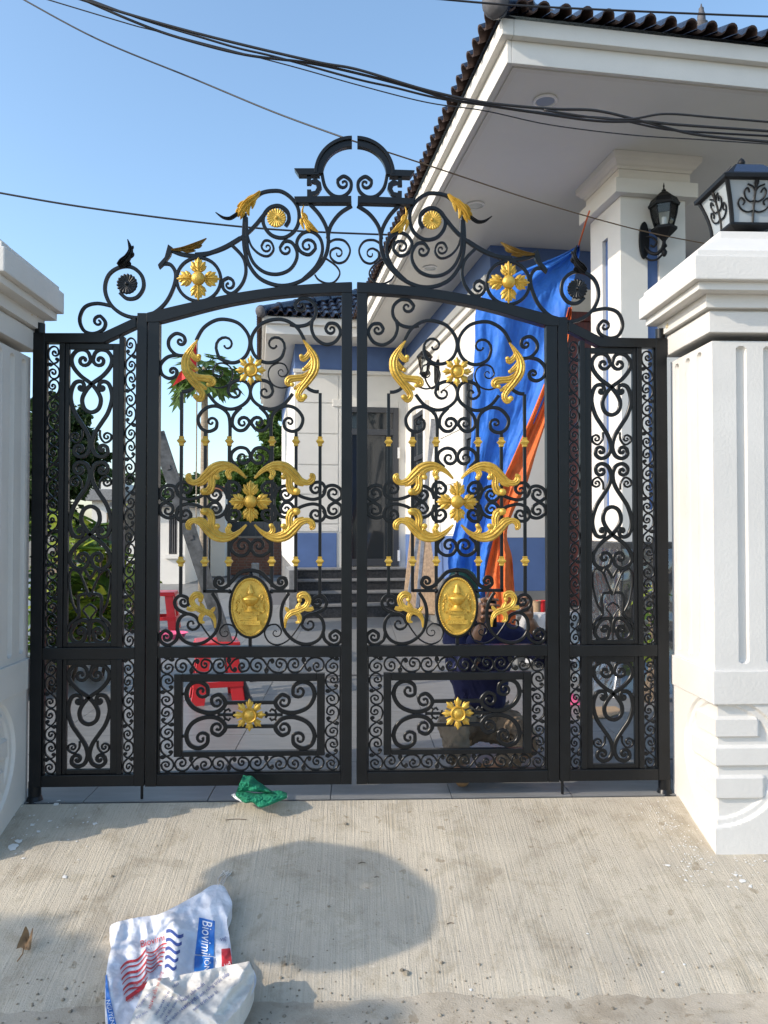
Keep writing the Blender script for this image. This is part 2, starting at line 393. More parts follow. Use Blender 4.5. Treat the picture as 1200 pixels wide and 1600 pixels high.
    both(5, 587, [(268,490),(310,560),(360,620),(420,648),(475,632),(503,578),(480,535),(435,525),(405,550)], (434,574), w=.0075, d=.012)
    for a, b in ((318, 358), (423, 463)):
        x0, x1 = sorted((X(a), X(b))); z = g(5, (0,325))[1]; gbar(t, 'bar', x0, x1, z-.008, z+.008, d=.0156, bevel=.0015)
    for p in ((588,222), (460,325), (715,325)):
        x, z = g(5, p, mir); obj('ball', MB().lathe([(.001,-.012),(.008,-.009),(.011,0),(.008,.009),(.001,.012)], (x,YG,z), 10), IRON, t, smooth=True)
    x = X(391.7); gbar(t, 'bar', x-.008, x+.008, zm1, g(5,(0,590))[1], d=.0156, bevel=.0015)
    c = g(5, (588,418), mir); RX, RZ = 116*.25833*PX, 176*.25825*PX
    ring(t, c, RX+.004, RZ+.004, .016, d=.03)
    # medallion
    mb = MB(); mb.lathe([(1,-.004),(1,.006),(.985,.012),(.93,.012),(.90,.008),(.5,.010),(.02,.012)], (c[0], YG-.006, c[1]), 40, 'y', 0, RX, RZ)
    med = obj('oval_medallion', mb, GOLD, t, smooth=40)
    mb = MB()
    for i in range(64):
        a = 2*PI*i/64; mb.lathe([(.0048,0),(.004,.004),(.0008,.0058)], (c[0]+RX*.945*math.cos(a), YG-.016, c[1]+RZ*.945*math.sin(a)), 5, 'y')
    obj('bead_border', mb, GOLD, med, smooth=True)
    mb = MB(); u = RX/116; yb = YG-.014
    U = lambda dx, dy: (c[0]+dx*u, c[1]-dy*u*1.0)
    prof = [(2,-136),(10,-126),(16,-108),(22,-92),(26,-84),(14,-82),(14,-74),(40,-64),(52,-56),(54,-48),(46,-30),(28,-14),(20,-6),(24,2),(34,14),(50,22),(50,24)]
    n = 9
    vs = []; 
    for r, h in prof:
        for j in range(n):
            a = PI*j/(n-1); p = U(-r*math.cos(a), h); vs.append((p[0], yb-r*u*.85*math.sin(a)-.001, p[1]))
    mb.add(vs, [(i*n+j, i*n+j+1, (i+1)*n+j+1, (i+1)*n+j) for i in range(len(prof)-1) for j in range(n-1)])
    for hw, y0, y1, dp in ((56,24,44,.020), (42,44,80,.013), (62,80,104,.020), (44,20,26,.022)):
        a, b = U(-hw, y1), U(hw, y0); mb.box(a[0], b[0], yb-dp, yb+.004, a[1], b[1])
    for y in (34, 92):
        for i in range(8):
            p = U(-48+i*13.5, y); mb.leafrib([(p[0]-.004, p[1]-.004, .001), (p[0], p[1], .0028), (p[0]+.004, p[1]+.004, .001)], yb-.019, 1.0)
    a, b = U(-20, 62), U(22, 62); mb.leafrib([(a[0],a[1],.002), ((a[0]+b[0])/2,a[1],.006), (b[0],b[1],.002)], yb-.012, .8)
    for i in range(11): 
        p = U(-40+i*8, -44); q = U(-30+i*6, -24); mb.leafrib([(p[0],p[1],.0012),(q[0],q[1],.0012)], yb-.021, 1)
    obj('urn', mb, GOLD, med, smooth=28)
    for sgn in (-1, 1):
        mb = MB(); rnd = random.Random(5)
        mb.leafrib([(*U(sgn*x, y), u*6) for x, y in ((48,-50),(60,-74),(72,-70),(74,-56),(64,-52))], yb, .9)
        for i in range(13):
            tt = i/12; bx, by = 66+18*math.sin(tt*3)+rnd.uniform(-8,8), -52+tt*82
            dx, dy = rnd.uniform(-9,9), rnd.uniform(8,16)
            mb.leafrib([(*U(sgn*bx, by), u*2), (*U(sgn*(bx+dx*.5), by+dy*.5), u*6), (*U(sgn*(bx+dx), by+dy), u*1.5)], yb, 1.4)
        for i in range(6):
            bx, by = 28+rnd.uniform(0,24), 2+rnd.uniform(-14,10)
            mb.leafrib([(*U(sgn*bx, by), u*3), (*U(sgn*(bx+5), by+5), u*7), (*U(sgn*(bx+9), by+9), u*2)], yb, .9)
        obj('garland', mb, GOLD, med, smooth=50)
    # gold leaves
    AC = [[(612,262,4),(665,212,10),(735,182,16),(800,195,20),(850,238,19),(890,275,14),(930,288,12),(958,272,13),(962,248,12),(945,240,7)],
          [(655,212,6),(700,205,10),(724,228,12),(714,256,9)], [(715,195,8),(775,203,13),(800,228,13),(788,254,10)],
          [(785,210,10),(822,250,15),(822,300,15),(838,335,17),(868,342,13)], [(830,232,9),(870,282,13),(908,308,3)]]
    for fx in (0, 1):
        for fy in (0, 1):
            L = AC
            if fx: L = [prot(l, 588) for l in L]
            if fy: L = [vrot(l, 402) for l in L]
            ribs(t, 'acanthus_leaf', 4, L, mir, GOLD)
    AU = [[(905,318,3),(940,365,10),(975,430,17),(972,500,19),(935,560,17),(895,610,14),(876,648,13),(893,674,14),(915,660,10)],
          [(945,375,6),(935,410,11),(905,434,12),(895,416,8)], [(970,430,9),(945,470,12),(912,496,8)],
          [(960,500,10),(915,540,14),(865,548,14),(825,555,16),(813,578,13),(840,588,8)], [(930,555,9),(885,595,11),(848,612,6)]]
    ribs(t, 'acanthus_leaf', 3, AU, mir, GOLD); ribs(t, 'acanthus_leaf', 3, [prot(l, 587) for l in AU], mir, GOLD)
    AS = [[(798,545,3),(800,500,7),(825,460,12),(875,440,13),(920,415,12),(938,375,12),(915,345,14),(885,352,13),(885,378,8)],
          [(895,424,7),(940,432,10),(968,425,7)], [(850,450,7),(880,470,10),(882,505,8),(860,512,4)], [(830,458,6),(810,435,8),(798,418,3)], [(858,447,6),(875,415,9),(886,392,4)]]
    ribs(t, 'acanthus_leaf', 5, AS, mir, GOLD); ribs(t, 'acanthus_leaf', 5, [prot(l, 586) for l in AS], mir, GOLD)
    rosette_flower(t, g(4, (588,402), mir), 124*.2583*PX)
    rosette_sun(t, g(3, (590,500), mir), 92*.2583*PX)
    # bottom field: scroll border round a framed panel
    X0, X1 = 274.5, 508; zi0, zi1 = Zc(1180.5), Zc(1052)
    B('panel_frame', X0, 287, zi0, zi1, d=.034); B('panel_frame', 496, X1, zi0, zi1, d=.034)
    B('panel_frame', 287.2, 495.8, zi0, Zc(1172.5), d=.032); B('panel_frame', 287.2, 495.8, Zc(1064), zi1, d=.032)
    zl, zh = zb1+.008, zm0-.001
    wv = abs(X(252)-X(274.5)); 
    for a in (263.2, 519.5): border_strip(t, X(a), zl+.0, zh-.0, wv*.98, 3, True, 1)
    xs = sorted((X(275), X(507.5))); hh = zi0-zl
    border_strip(t, zl+hh/2, xs[0], xs[1], hh, 4, False, 1, True); border_strip(t, (zi1+zh)/2, xs[0], xs[1], zh-zi1, 4, False, -1, True)
    for fx in (0, 1):
        for fy in (0, 1):
            def q(P):
                P = list(P)
                if fx: P = prot(P, 587)
                if fy: P = vrot(P, 425)
                return P
            SC(6, q([(345,310),(340,262),(292,236),(240,258),(224,318),(262,382),(340,413),(410,402),(446,355),(412,311),(372,322)]), q([(400,350)])[0], q([(310,290)])[0], w=.021)
            p = g(6, q([(200,305)])[0], mir); p2 = g(6, q([(228,305)])[0], mir)
            obj('stub', MB().box(min(p[0],p2[0]), max(p[0],p2[0]), YG-.008, YG+.008, p[1]-.007, p[1]+.007), IRON, t)
    for py in (356, 491):
        a, b = g(6, (442,py), mir), g(6, (732,py), mir); x0, x1 = sorted((a[0], b[0]))
        gbar(t, 'bar', x0, x1, a[1]-.009, a[1]+.009, d=.016, bevel=.0015)
    for sx in (1, -1):
        mb = MB(); F6 = lambda x, y: g(6, (585+sx*x, 424+y), mir)
        mb.ribbon([F6(60,0), F6(100,0), F6(185,0)], .014, YG-.007, YG+.007)
        for yy in (1, -1):
            mb.ribbon([F6(x, yy*y) for x, y in ((150,2),(142,22),(122,32),(112,18))], .011, YG-.006, YG+.006)
            mb.ribbon([F6(x, yy*y) for x, y in ((140,22),(152,38),(162,30))], .009, YG-.006, YG+.006)
            mb.ribbon([F6(x, yy*y) for x, y in ((100,2),(92,14),(84,12))], .009, YG-.006, YG+.006)
        obj('fleur_ornament', mb, IRON, t, smooth=40)
    rosette_sun(t, g(6, (583,423), mir), 92*.275*PX)
    # crest
    CR = dict(w=.0165)
    SC(1, [(735,475),(800,548),(845,640),(850,740),(820,830),(745,915),(645,972),(540,985),(430,945),(362,865),(330,765),(324,660),(332,535)], w=.019, name='crest_scroll')
    SC(1, [(998,488),(925,535),(868,610),(848,690)], w=.019, name='crest_scroll')
    SC(1, [(340,560),(342,680),(350,760),(385,845),(450,900),(530,915),(605,890),(648,835),(656,775),(625,718),(580,710),(550,748)], (590,758), name='crest_scroll')
    SC(1, [(690,950),(775,865),(815,770),(800,690),(745,648),(688,662),(655,715),(678,772),(732,792),(772,755)], (722,738), name='crest_scroll', turns=1.15)
    SC(1, [(405,428),(440,405),(495,394),(560,398),(620,438),(662,500),(668,580),(640,645),(575,686),(500,672),(452,615),(447,550),(490,497),(550,490),(597,530)], name='crest_scroll', w=.018)
    SC(1, [(20,792),(110,782),(200,752),(290,700),(350,655),(400,605),(445,550),(490,500),(545,488),(595,522),(606,575),(585,615)], name='crest_scroll', w=.019)
    SC(1, [(345,662),(372,740),(425,790),(478,800),(510,760),(492,712),(455,705),(434,738)], (470,745), name='crest_scroll', w=.011)
    SC(1, [(850,722),(895,698),(955,708),(988,765),(962,828),(912,845),(868,812),(868,770),(900,750)], (912,786), name='crest_scroll', w=.010, turns=.8)
    SC(1, [(835,815),(898,860),(924,910),(890,962),(838,970),(790,948),(768,918)], name='crest_scroll', w=.008)
    SC(2, [(985,88),(1050,160),(1066,245),(1040,320),(985,370),(938,348),(930,300),(960,278)], (965,318), name='crest_scroll')
    cc = g(2, (790,288), mir); ring(t, cc, 128*.2667*PX, 128*.2667*PX, .016, 'crest_ring')
    SC(2, [(1035,45),(930,105),(800,148),(700,143),(632,118)], name='crest_scroll', w=.021)
    obj('crest_hook', MB().prism(gs(2, [(612,85),(640,105),(626,150),(585,205),(560,228),(552,205),(592,160)], mir), YG-.012, YG+.012), IRON, t, bevel=.002)
    # moulded crown
    mb = MB()
    for r0, r1, dp in ((1, 0, 0),):
        N = 18; pts = []
        for i in range(N+1):
            a = PI/2 + (PI/2)*i/N; pts.append(g(1, (1000+ -0 + 238*math.cos(a), 292-232*math.sin(a)), mir))
        inn = [g(1, (1000+180*math.cos(PI/2+(PI/2)*i/N), 292-167*math.sin(PI/2+(PI/2)*i/N)), mir) for i in range(N+1)]
        mid = [((p[0]*.62+q[0]*.38), (p[1]*.62+q[1]*.38)) for p, q in zip(pts, inn)]
        obj('crest_arch', MB().prism(pts+inn[::-1], YG-.016, YG+.016), IRON, t, bevel=.002)
        obj('crest_arch', MB().prism([((p[0]*.96+q[0]*.04), (p[1]*.96+q[1]*.04)) for p, q in zip(pts, inn)]+mid[::-1], YG-.026, YG-.0165), IRON, t, bevel=.002)
    obj('crest_cap', MB().prism(gs(1, [(640,264),(772,264),(800,305),(668,305)], mir), YG-.024, YG+.024), IRON, t, bevel=.002)
    obj('crest_bracket', MB().prism(gs(1, [(720,306),(744,306),(745,332),(775,318),(806,345),(812,378),(790,415),(755,428),(745,437),(720,437),(720,390),(745,390),(748,402),(770,398),(782,375),(772,352),(752,345),(744,358),(718,358)], mir), YG-.012, YG+.012), IRON, t)
    SC(1, [(812,285),(832,368),(882,422),(942,428),(988,390),(992,335),(950,302),(912,325)], (948,345), name='crest_scroll', w=.017)
    obj('crest_bar', MB().prism(gs(1, [(640,438),(996,434),(998,496),(985,478),(650,478)], mir), YG-.022, YG+.022), IRON, t, bevel=.002)
    # crest leaves
    ribs(t, 'crest_leaf', 1, [[(428,402,5),(395,440,13),(350,475,17),(315,515,14),(288,562,4)], [(400,440,6),(385,478,9),(378,512,3)], [(365,470,8),(350,515,10),(358,555,3)], [(335,500,8),(318,545,9),(305,578,2)],
         [(395,425,5),(360,445,8),(335,462,3)], [(350,462,6),(312,478,8),(285,500,3)], [(320,500,6),(290,520,8),(276,545,3)]], mir, GOLD, hk=1.3)
    ribs(t, 'leaf_tip', 1, [[(292,538,8),(262,560,9),(235,572,8),(195,565,6),(150,533,2)], [(250,560,5),(235,580,2)]], mir, IRON, hk=1.0)
    ribs(t, 'crest_leaf', 1, [[(700,490,2),(690,530,5),(705,575,10),(735,615,14),(790,656,3)], [(700,565,6),(685,590,8),(700,640,3)], [(725,600,6),(720,630,8),(740,655,3)], [(700,540,5),(716,560,6),(722,590,3)]], mir, GOLD, hk=1.0)
    ribs(t, 'crest_leaf', 2, [[(632,118,3),(700,116,9),(770,98,12),(838,52,2)], [(690,118,5),(730,128,7),(775,125,2)], [(750,105,5),(790,104,6),(812,92,2)]], mir, M['gold_dark'], hk=2.0)
    rosette_flower(t, cc, 122*.2667*PX); rosette_daisy(t, g(1, (530,570), mir), 60*.25*PX)
    return t
def heart_motif(par, cx, z0, z1, hw, inv=False, mir=False):
    """lyre motif between z0 (bottom) and z1 (top), built of one looped heart and two side scrolls with curls"""
    def c(p):
        v = (p[1]-262)/988
        return (cx + (p[0]-590)/190*hw, (z0+(z1-z0)*v) if inv else (z1-(z1-z0)*v))
    T = .0200
    def sc(body, c1=None, c0=None, w=T, tn=.95, name='heart_scroll'):
        P = [c(p) for p in body]
        iron_scroll(par, P, w, c(c0) if c0 else None, c(c1) if c1 else None, tn, d=.014, name=name, thin=.8)
    heart = [(600,350),(620,290),(665,262),(725,275),(765,335),(755,410),(690,495),(590,572),(530,650),(508,720),(530,795),(590,826),(650,795),(672,720),(650,650),(590,572),(490,495),(425,410),(415,335),(455,275),(515,262),(560,290),(580,350)]
    sc(heart, (520,358), (660,358), tn=1.05)
    for s in (1, -1):
        m = lambda P: [(590+s*(p[0]-590), p[1]) for p in P]
        sc(m([(652,598),(665,560),(700,548),(740,570),(766,640),(768,720),(735,830),(680,920),(630,1000),(604,1070),(600,1140),(630,1205),(690,1225),(735,1190),(730,1140)]), m([(688,1158)])[0], m([(682,605)])[0], tn=.9)
        sc(m([(668,985),(672,1050),(712,1098),(760,1075),(765,1030),(735,1010)]), m([(728,1045)])[0], w=.010, name='curl')
def side_leaf(mir):
    s = 1 if mir else -1
    lab = ('narrow right gate leaf in front of the porch column' if mir else 'narrow left gate leaf with leafy plants seen through it')
    t = thing('gate_side_leaf', lab, 'gate', (XC+s*1.3, YG, 0), 'narrow folding leaves at the gate edges')
    X = lambda px, py=800: g(0, (px, py), mir)[0]
    Zc = lambda py, px=140: at(px, py, YG).z
    def B(name, xa, xb, z0, z1, **k): a, b = sorted((X(xa), X(xb))); return gbar(t, name, a, b, z0, z1, **k)
    zb0, zb1, zm0, zm1, zt0, zt1 = Zc(1227), Zc(1209), Zc(1029.5), Zc(1011), Zc(537), Zc(522)
    B('stile', 52, 70.5, zb0, zt1); B('stile', 214.5, 229.8, zb0, Zc(491, 230))
    B('rail', 70.7, 214.3, zb0, zb1, d=.046); B('rail', 70.7, 214.3, zm0, zm1, d=.046)
    P = gs(0, [(70.7,522),(161,522),(214.3,497.2),(214.3,513),(164,537),(70.7,537)], mir)
    obj('top_rail', MB().prism(P, YG-.024, YG+.024), IRON, t, bevel=.0025)
    for a, b in ((92.5, 101), (186, 194)):
        B('bar', a, b, zb1+.0005, zm0-.0005, d=.036); B('bar', a, b, zm1+.0005, zt0-.0005 if a < 100 else Zc(527, 190), d=.036)
    for za, zb in ((zb1, zm0), (zm1, zt0)):
        B('inner_frame', 101.2, 107.5, za+.001, zb-.001, d=.022); B('inner_frame', 175.5, 185.8, za+.001, zb-.001, d=.022)
        B('inner_frame', 107.7, 175.3, zb-.030, zb-.001, d=.020); B('inner_frame', 107.7, 175.3, za+.001, za+.024, d=.020)
        for e0, e1 in ((70.7, 73), (211.8, 214.3)): B('lip', e0, e1, za+.0005, zb-.0005, d=.024, bevel=.001)
    wA = abs(X(73)-X(92)); xA = X(82.3); wB = abs(X(194.5)-X(211.5)); xB = X(203)
    for x, wd, f, e in ((xA, wA, 1, 0), (xB, wB, -1, 14)):
        border_strip(t, x, zm1, Zc(541-e), wd, 9, False, f); border_strip(t, x, zb1, zm0, wd, 3, True, f)
    cx = (X(107.5)+X(175.5))/2; hw = abs(X(107.5)-X(175.5))/2*1.0
    zA = zt0-.030; zB = Zc(718); zD = Zc(889)
    heart_motif(t, cx, zB, zA, hw); heart_motif(t, cx, zD, zB, hw, inv=True)
    heart_motif(t, cx, zb1+.024, zm0-.030, hw)
    # small lyre at the foot of the tall field
    zf = zm1+.024; 
    def c(p): return (cx + p[0]*hw, zf + (zD-zf)*p[1])
    for q in (1, -1):
        m = lambda L: [c((q*a, b)) for a, b in L]
        iron_scroll(t, m([(0,.86),(.30,1.0),(.45,.93)]), .013, name='curl')
        iron_scroll(t, m([(.02,.62),(.25,.80),(.50,.95),(.86,.98),(.95,.82),(.80,.55),(.56,.40)]), .010, c1=None, name='curl')
        iron_scroll(t, m([(0,.66),(.5,.63),(.5,.42),(.52,.34),(.85,.26),(1.0,.14)]), .014, name='lyre_scroll')
        iron_scroll(t, m([(.0,.10),(.06,.26),(.32,.30),(.66,.24),(.86,.10),(.62,.0),(.28,.03),(.18,.14)]), .019, c1=c((q*.40,.14)), name='lyre_scroll', thin=.8)
        iron_scroll(t, m([(0,.52),(.3,.44),(.03,.30),(0,0)]), .008, name='curl')
    # top scrolls
    SC = lambda body, c1=None, c0=None, w=.017, **k: iron_scroll(t, gs(2, body, mir), w, g(2, c0, mir) if c0 else None, g(2, c1, mir) if c1 else None, name='crest_scroll', **k)
    SC([(578,196),(625,202),(655,255),(642,335),(595,425),(520,488),(430,512),(340,490),(270,430),(240,345),(262,262),(325,217),(398,216),(455,265),(466,335),(428,392),(370,400),(328,365)], None, w=.018)
    SC([(285,445),(195,428),(122,450),(92,520),(115,585),(170,605),(228,582),(243,540),(215,502)], (203,535))
    rosette_daisy(t, g(2, (375,320), mir), 60*.2667*PX, IRON, 18)
    ribs(t, 'leaf_tip', 2, [[(325,215,12),(352,195,18),(378,165,14),(395,125,10),(388,90,6),(377,58,2)], [(380,170,7),(405,150,8),(412,135,2)], [(365,190,8),(385,198,9),(398,205,2)], [(390,120,6),(405,108,6),(410,95,2)]], mir, IRON, hk=1.6)
    # hinge post with flanged foot
    xp = X(58); 
    mb = MB().lathe([(.030,-.06),(.030,.03)], (xp, YG+.004, 0), 16); obj('pivot_post', mb, IRON, t, smooth=40)
    mb = MB().lathe([(.048,-.085),(.046,-.068),(.036,-.058),(.034,-.045),(.030,-.04)], (xp, YG+.004, 0), 18); obj('pivot_foot', mb, IRON, t, smooth=40)
    mb = MB().lathe([(.024,0),(.024,.05)], (X(60), YG, zt1), 12); obj('pivot_pin', mb, IRON, t, smooth=40)
    x = X(226); obj('drop_bolt', MB().lathe([(.007,-.055),(.007,.02)], (x, YG-.016, .0), 10), IRON, t)
    return t
for mir in (False, True): main_leaf(mir)
for mir in (False, True): side_leaf(mir)
# ================================================================== ground, ramp, threshold
ZY = -.06                                   # paved yard level
RY0, RS = 3.79, .30                         # ramp: top edge and slope
RY1 = 2.72; ZS = ZY - RS*(RY0-RY1)          # foot of the ramp
def concrete(name, base, dark, brush):
    m = bpy.data.materials.new(name); m.use_nodes = True; n = m.node_tree.nodes; l = m.node_tree.links; b = n['Principled BSDF']
    b.inputs['Roughness'].default_value = .88; b.inputs['Specular IOR Level'].default_value = .25
    tc = n.new('ShaderNodeTexCoord')
    def noise_(sc, det=6, scale=None, rough=.6, dist=0):
        mp = n.new('ShaderNodeMapping'); l.new(tc.outputs['Object'], mp.inputs[0])
        if scale: mp.inputs['Scale'].default_value = scale
        z = n.new('ShaderNodeTexNoise'); z.inputs['Scale'].default_value = sc; z.inputs['Detail'].default_value = det; z.inputs['Roughness'].default_value = rough
        z.inputs['Distortion'].default_value = dist
        l.new(mp.outputs[0], z.inputs['Vector']); return z.outputs[0]
    def ramp(f, p0, p1, c0, c1):
        r = n.new('ShaderNodeValToRGB'); l.new(f, r.inputs[0]); e = r.color_ramp.elements
        e[0].position = p0; e[1].position = p1; e[0].color = (*c0, 1); e[1].color = (*c1, 1); return r.outputs[0]
    def mixc(a, bb, f, mode='MIX'):
        x = n.new('ShaderNodeMix'); x.data_type = 'RGBA'; x.blend_type = mode
        if isinstance(f, float): x.inputs[0].default_value = f
        else: l.new(f, x.inputs[0])
        l.new(a, x.inputs[6]); l.new(bb, x.inputs[7]); return x.outputs[2]
    c = ramp(noise_(2.6, 8, None, .65), .32, .70, dark, base)
    blot = ramp(noise_(7.5, 7, None, .7, .4), .50, .62, (1,1,1), (.80,.78,.74)); c = mixc(c, blot, .8, 'MULTIPLY')
    stain = ramp(noise_(3.4, 5, (1,1,1), .55, .8), .58, .66, (1,1,1), (.66,.64,.61)); c = mixc(c, stain, .45, 'MULTIPLY')
    spot = ramp(noise_(14, 3, (1,1,1), .5, .3), .68, .72, (1,1,1), (.55,.50,.42)); c = mixc(c, spot, .6, 'MULTIPLY')
    speck = ramp(noise_(85, 3, None, .7), .60, .72, (1,1,1), (.62,.60,.56)); c = mixc(c, speck, .6, 'MULTIPLY')
    pale = ramp(noise_(46, 2), .70, .76, (0,0,0), (.22,.21,.19)); c = mixc(c, pale, .5, 'ADD')
    h = noise_(140, 5)
    if brush:
        st = noise_(1, 5, (120, 2.2, 2.2), .7, .15); line = ramp(st, .36, .60, (.70,.69,.67), (1.07,1.07,1.06)); c = mixc(c, line, .36, 'MULTIPLY')
        ma = n.new('ShaderNodeMath'); ma.operation = 'MULTIPLY_ADD'; l.new(st, ma.inputs[0]); ma.inputs[1].default_value = 2.2; l.new(h, ma.inputs[2]); h = ma.outputs[0]
    l.new(c, b.inputs['Base Color'])
    bp = n.new('ShaderNodeBump'); bp.inputs['Strength'].default_value = .55; bp.inputs['Distance'].default_value = .006
    l.new(h, bp.inputs['Height']); l.new(bp.outputs[0], b.inputs['Normal']); return m
M['ramp'] = concrete('brushed_concrete', (.56,.50,.40), (.44,.39,.315), True)
M['street'] = concrete('dusty_street', (.56,.495,.395), (.36,.31,.24), False)
M['earth'] = mat('distant_earth', (.20,.17,.12), .95, 0, .4, .6)
M['tile_grey'] = mat('grey_yard_tile', (.22,.22,.215), .42, 0, .25, 3.0, .04, 60, stretch=(1, 5, 1), col2=(.15,.152,.15), spec=.3)
M['grout'] = mat('grout', (.10,.10,.105), .9)
def ramp_z(x, y):
    if y >= RY0: return ZY
    n1 = noise.noise((x*1.3, y*1.3, 0))*.012 + noise.noise((x*6, y*6, 3))*.003
    edge = RY1 + .13*noise.noise((x*1.1, 7, 0)) + .05*noise.noise((x*5, 2, 0)) + .02*noise.noise((x*19, 5, 0))
    z = ZY - RS*(RY0-y)
    k = min(1, (RY0-y)/.15)
    q = max(0, min(1, (edge+.10-y)/.16)); q = q*q*(3-2*q)
    return (z+n1*k)*(1-q) + (street_z(x, y)-.012)*q
def street_z(x, y): return ZS - .010 + noise.noise((x*1.2, y*1.2, 4))*.015 + noise.noise((x*5, y*5, 9))*.010 + noise.noise((x*17, y*17, 5))*.005
def ground_z(x, y):
    edge = RY1 + .13*noise.noise((x*1.1, 7, 0)) + .05*noise.noise((x*5, 2, 0)) + .02*noise.noise((x*19, 5, 0))
    return max(ramp_z(x, y), street_z(x, y)) if y < RY1+.3 else ramp_z(x, y)
mb = MB(); mb.grid(260, 70, lambda a, b: ((-3.2+6.4*a), RY1-.26+(RY0-RY1+.26)*b, (lambda x, y: ramp_z(x, y))(-3.2+6.4*a, RY1-.26+(RY0-RY1+.26)*b)))
tag(obj('ramp', mb, M['ramp'], smooth=True, fixn=False), kind='structure')
mb = MB(); mb.grid(240, 120, lambda a, b: (-6+12*a, -4+(RY1+4.10)*b, street_z(-6+12*a, -4+(RY1+4.10)*b)))
tag(obj('street', mb, M['street'], smooth=True, fixn=False), kind='structure')
mb = MB(); mb.add([(-700,-700,-.47),(700,-700,-.47),(700,900,-.47),(-700,900,-.47)], [(0,1,2,3)])
tag(obj('ground', mb, M['earth']), kind='structure')
# paved yard with separate tiles
yard = tag(obj('yard', MB().box(-9, 9, RY0, 30, -.30, ZY-.008), M['grout']), kind='structure')
TW = .6
tm = MB().box(-TW/2+.002, TW/2-.002, -TW/2+.002, TW/2-.002, -.006, 0)
TILE = mesh('tile', tm, M['tile_grey'], bevel=.0015)
mk = []
for j in range(28):
    for i in range(-14, 12):
        x = i*TW+.17; y = RY0+.325+j*TW
        px = (x/y)
        if -.52 < px < .42 and not (y > 13.2 and x > -1.8): mk.append((y, x))
mk.sort()
for y, x in mk[:298]: link('tile', TILE, yard, (x, y, ZY+random.uniform(-.0006,.0006))).rotation_euler = (0, 0, random.choice((0, PI)))
mb = MB()
for y, x in mk[298:]: mb.box(x-TW/2+.002, x+TW/2-.002, y-TW/2+.002, y+TW/2-.002, ZY-.006, ZY)
if mb.v: tag(obj('far_tiles', mb, M['tile_grey'], yard), kind='stuff')
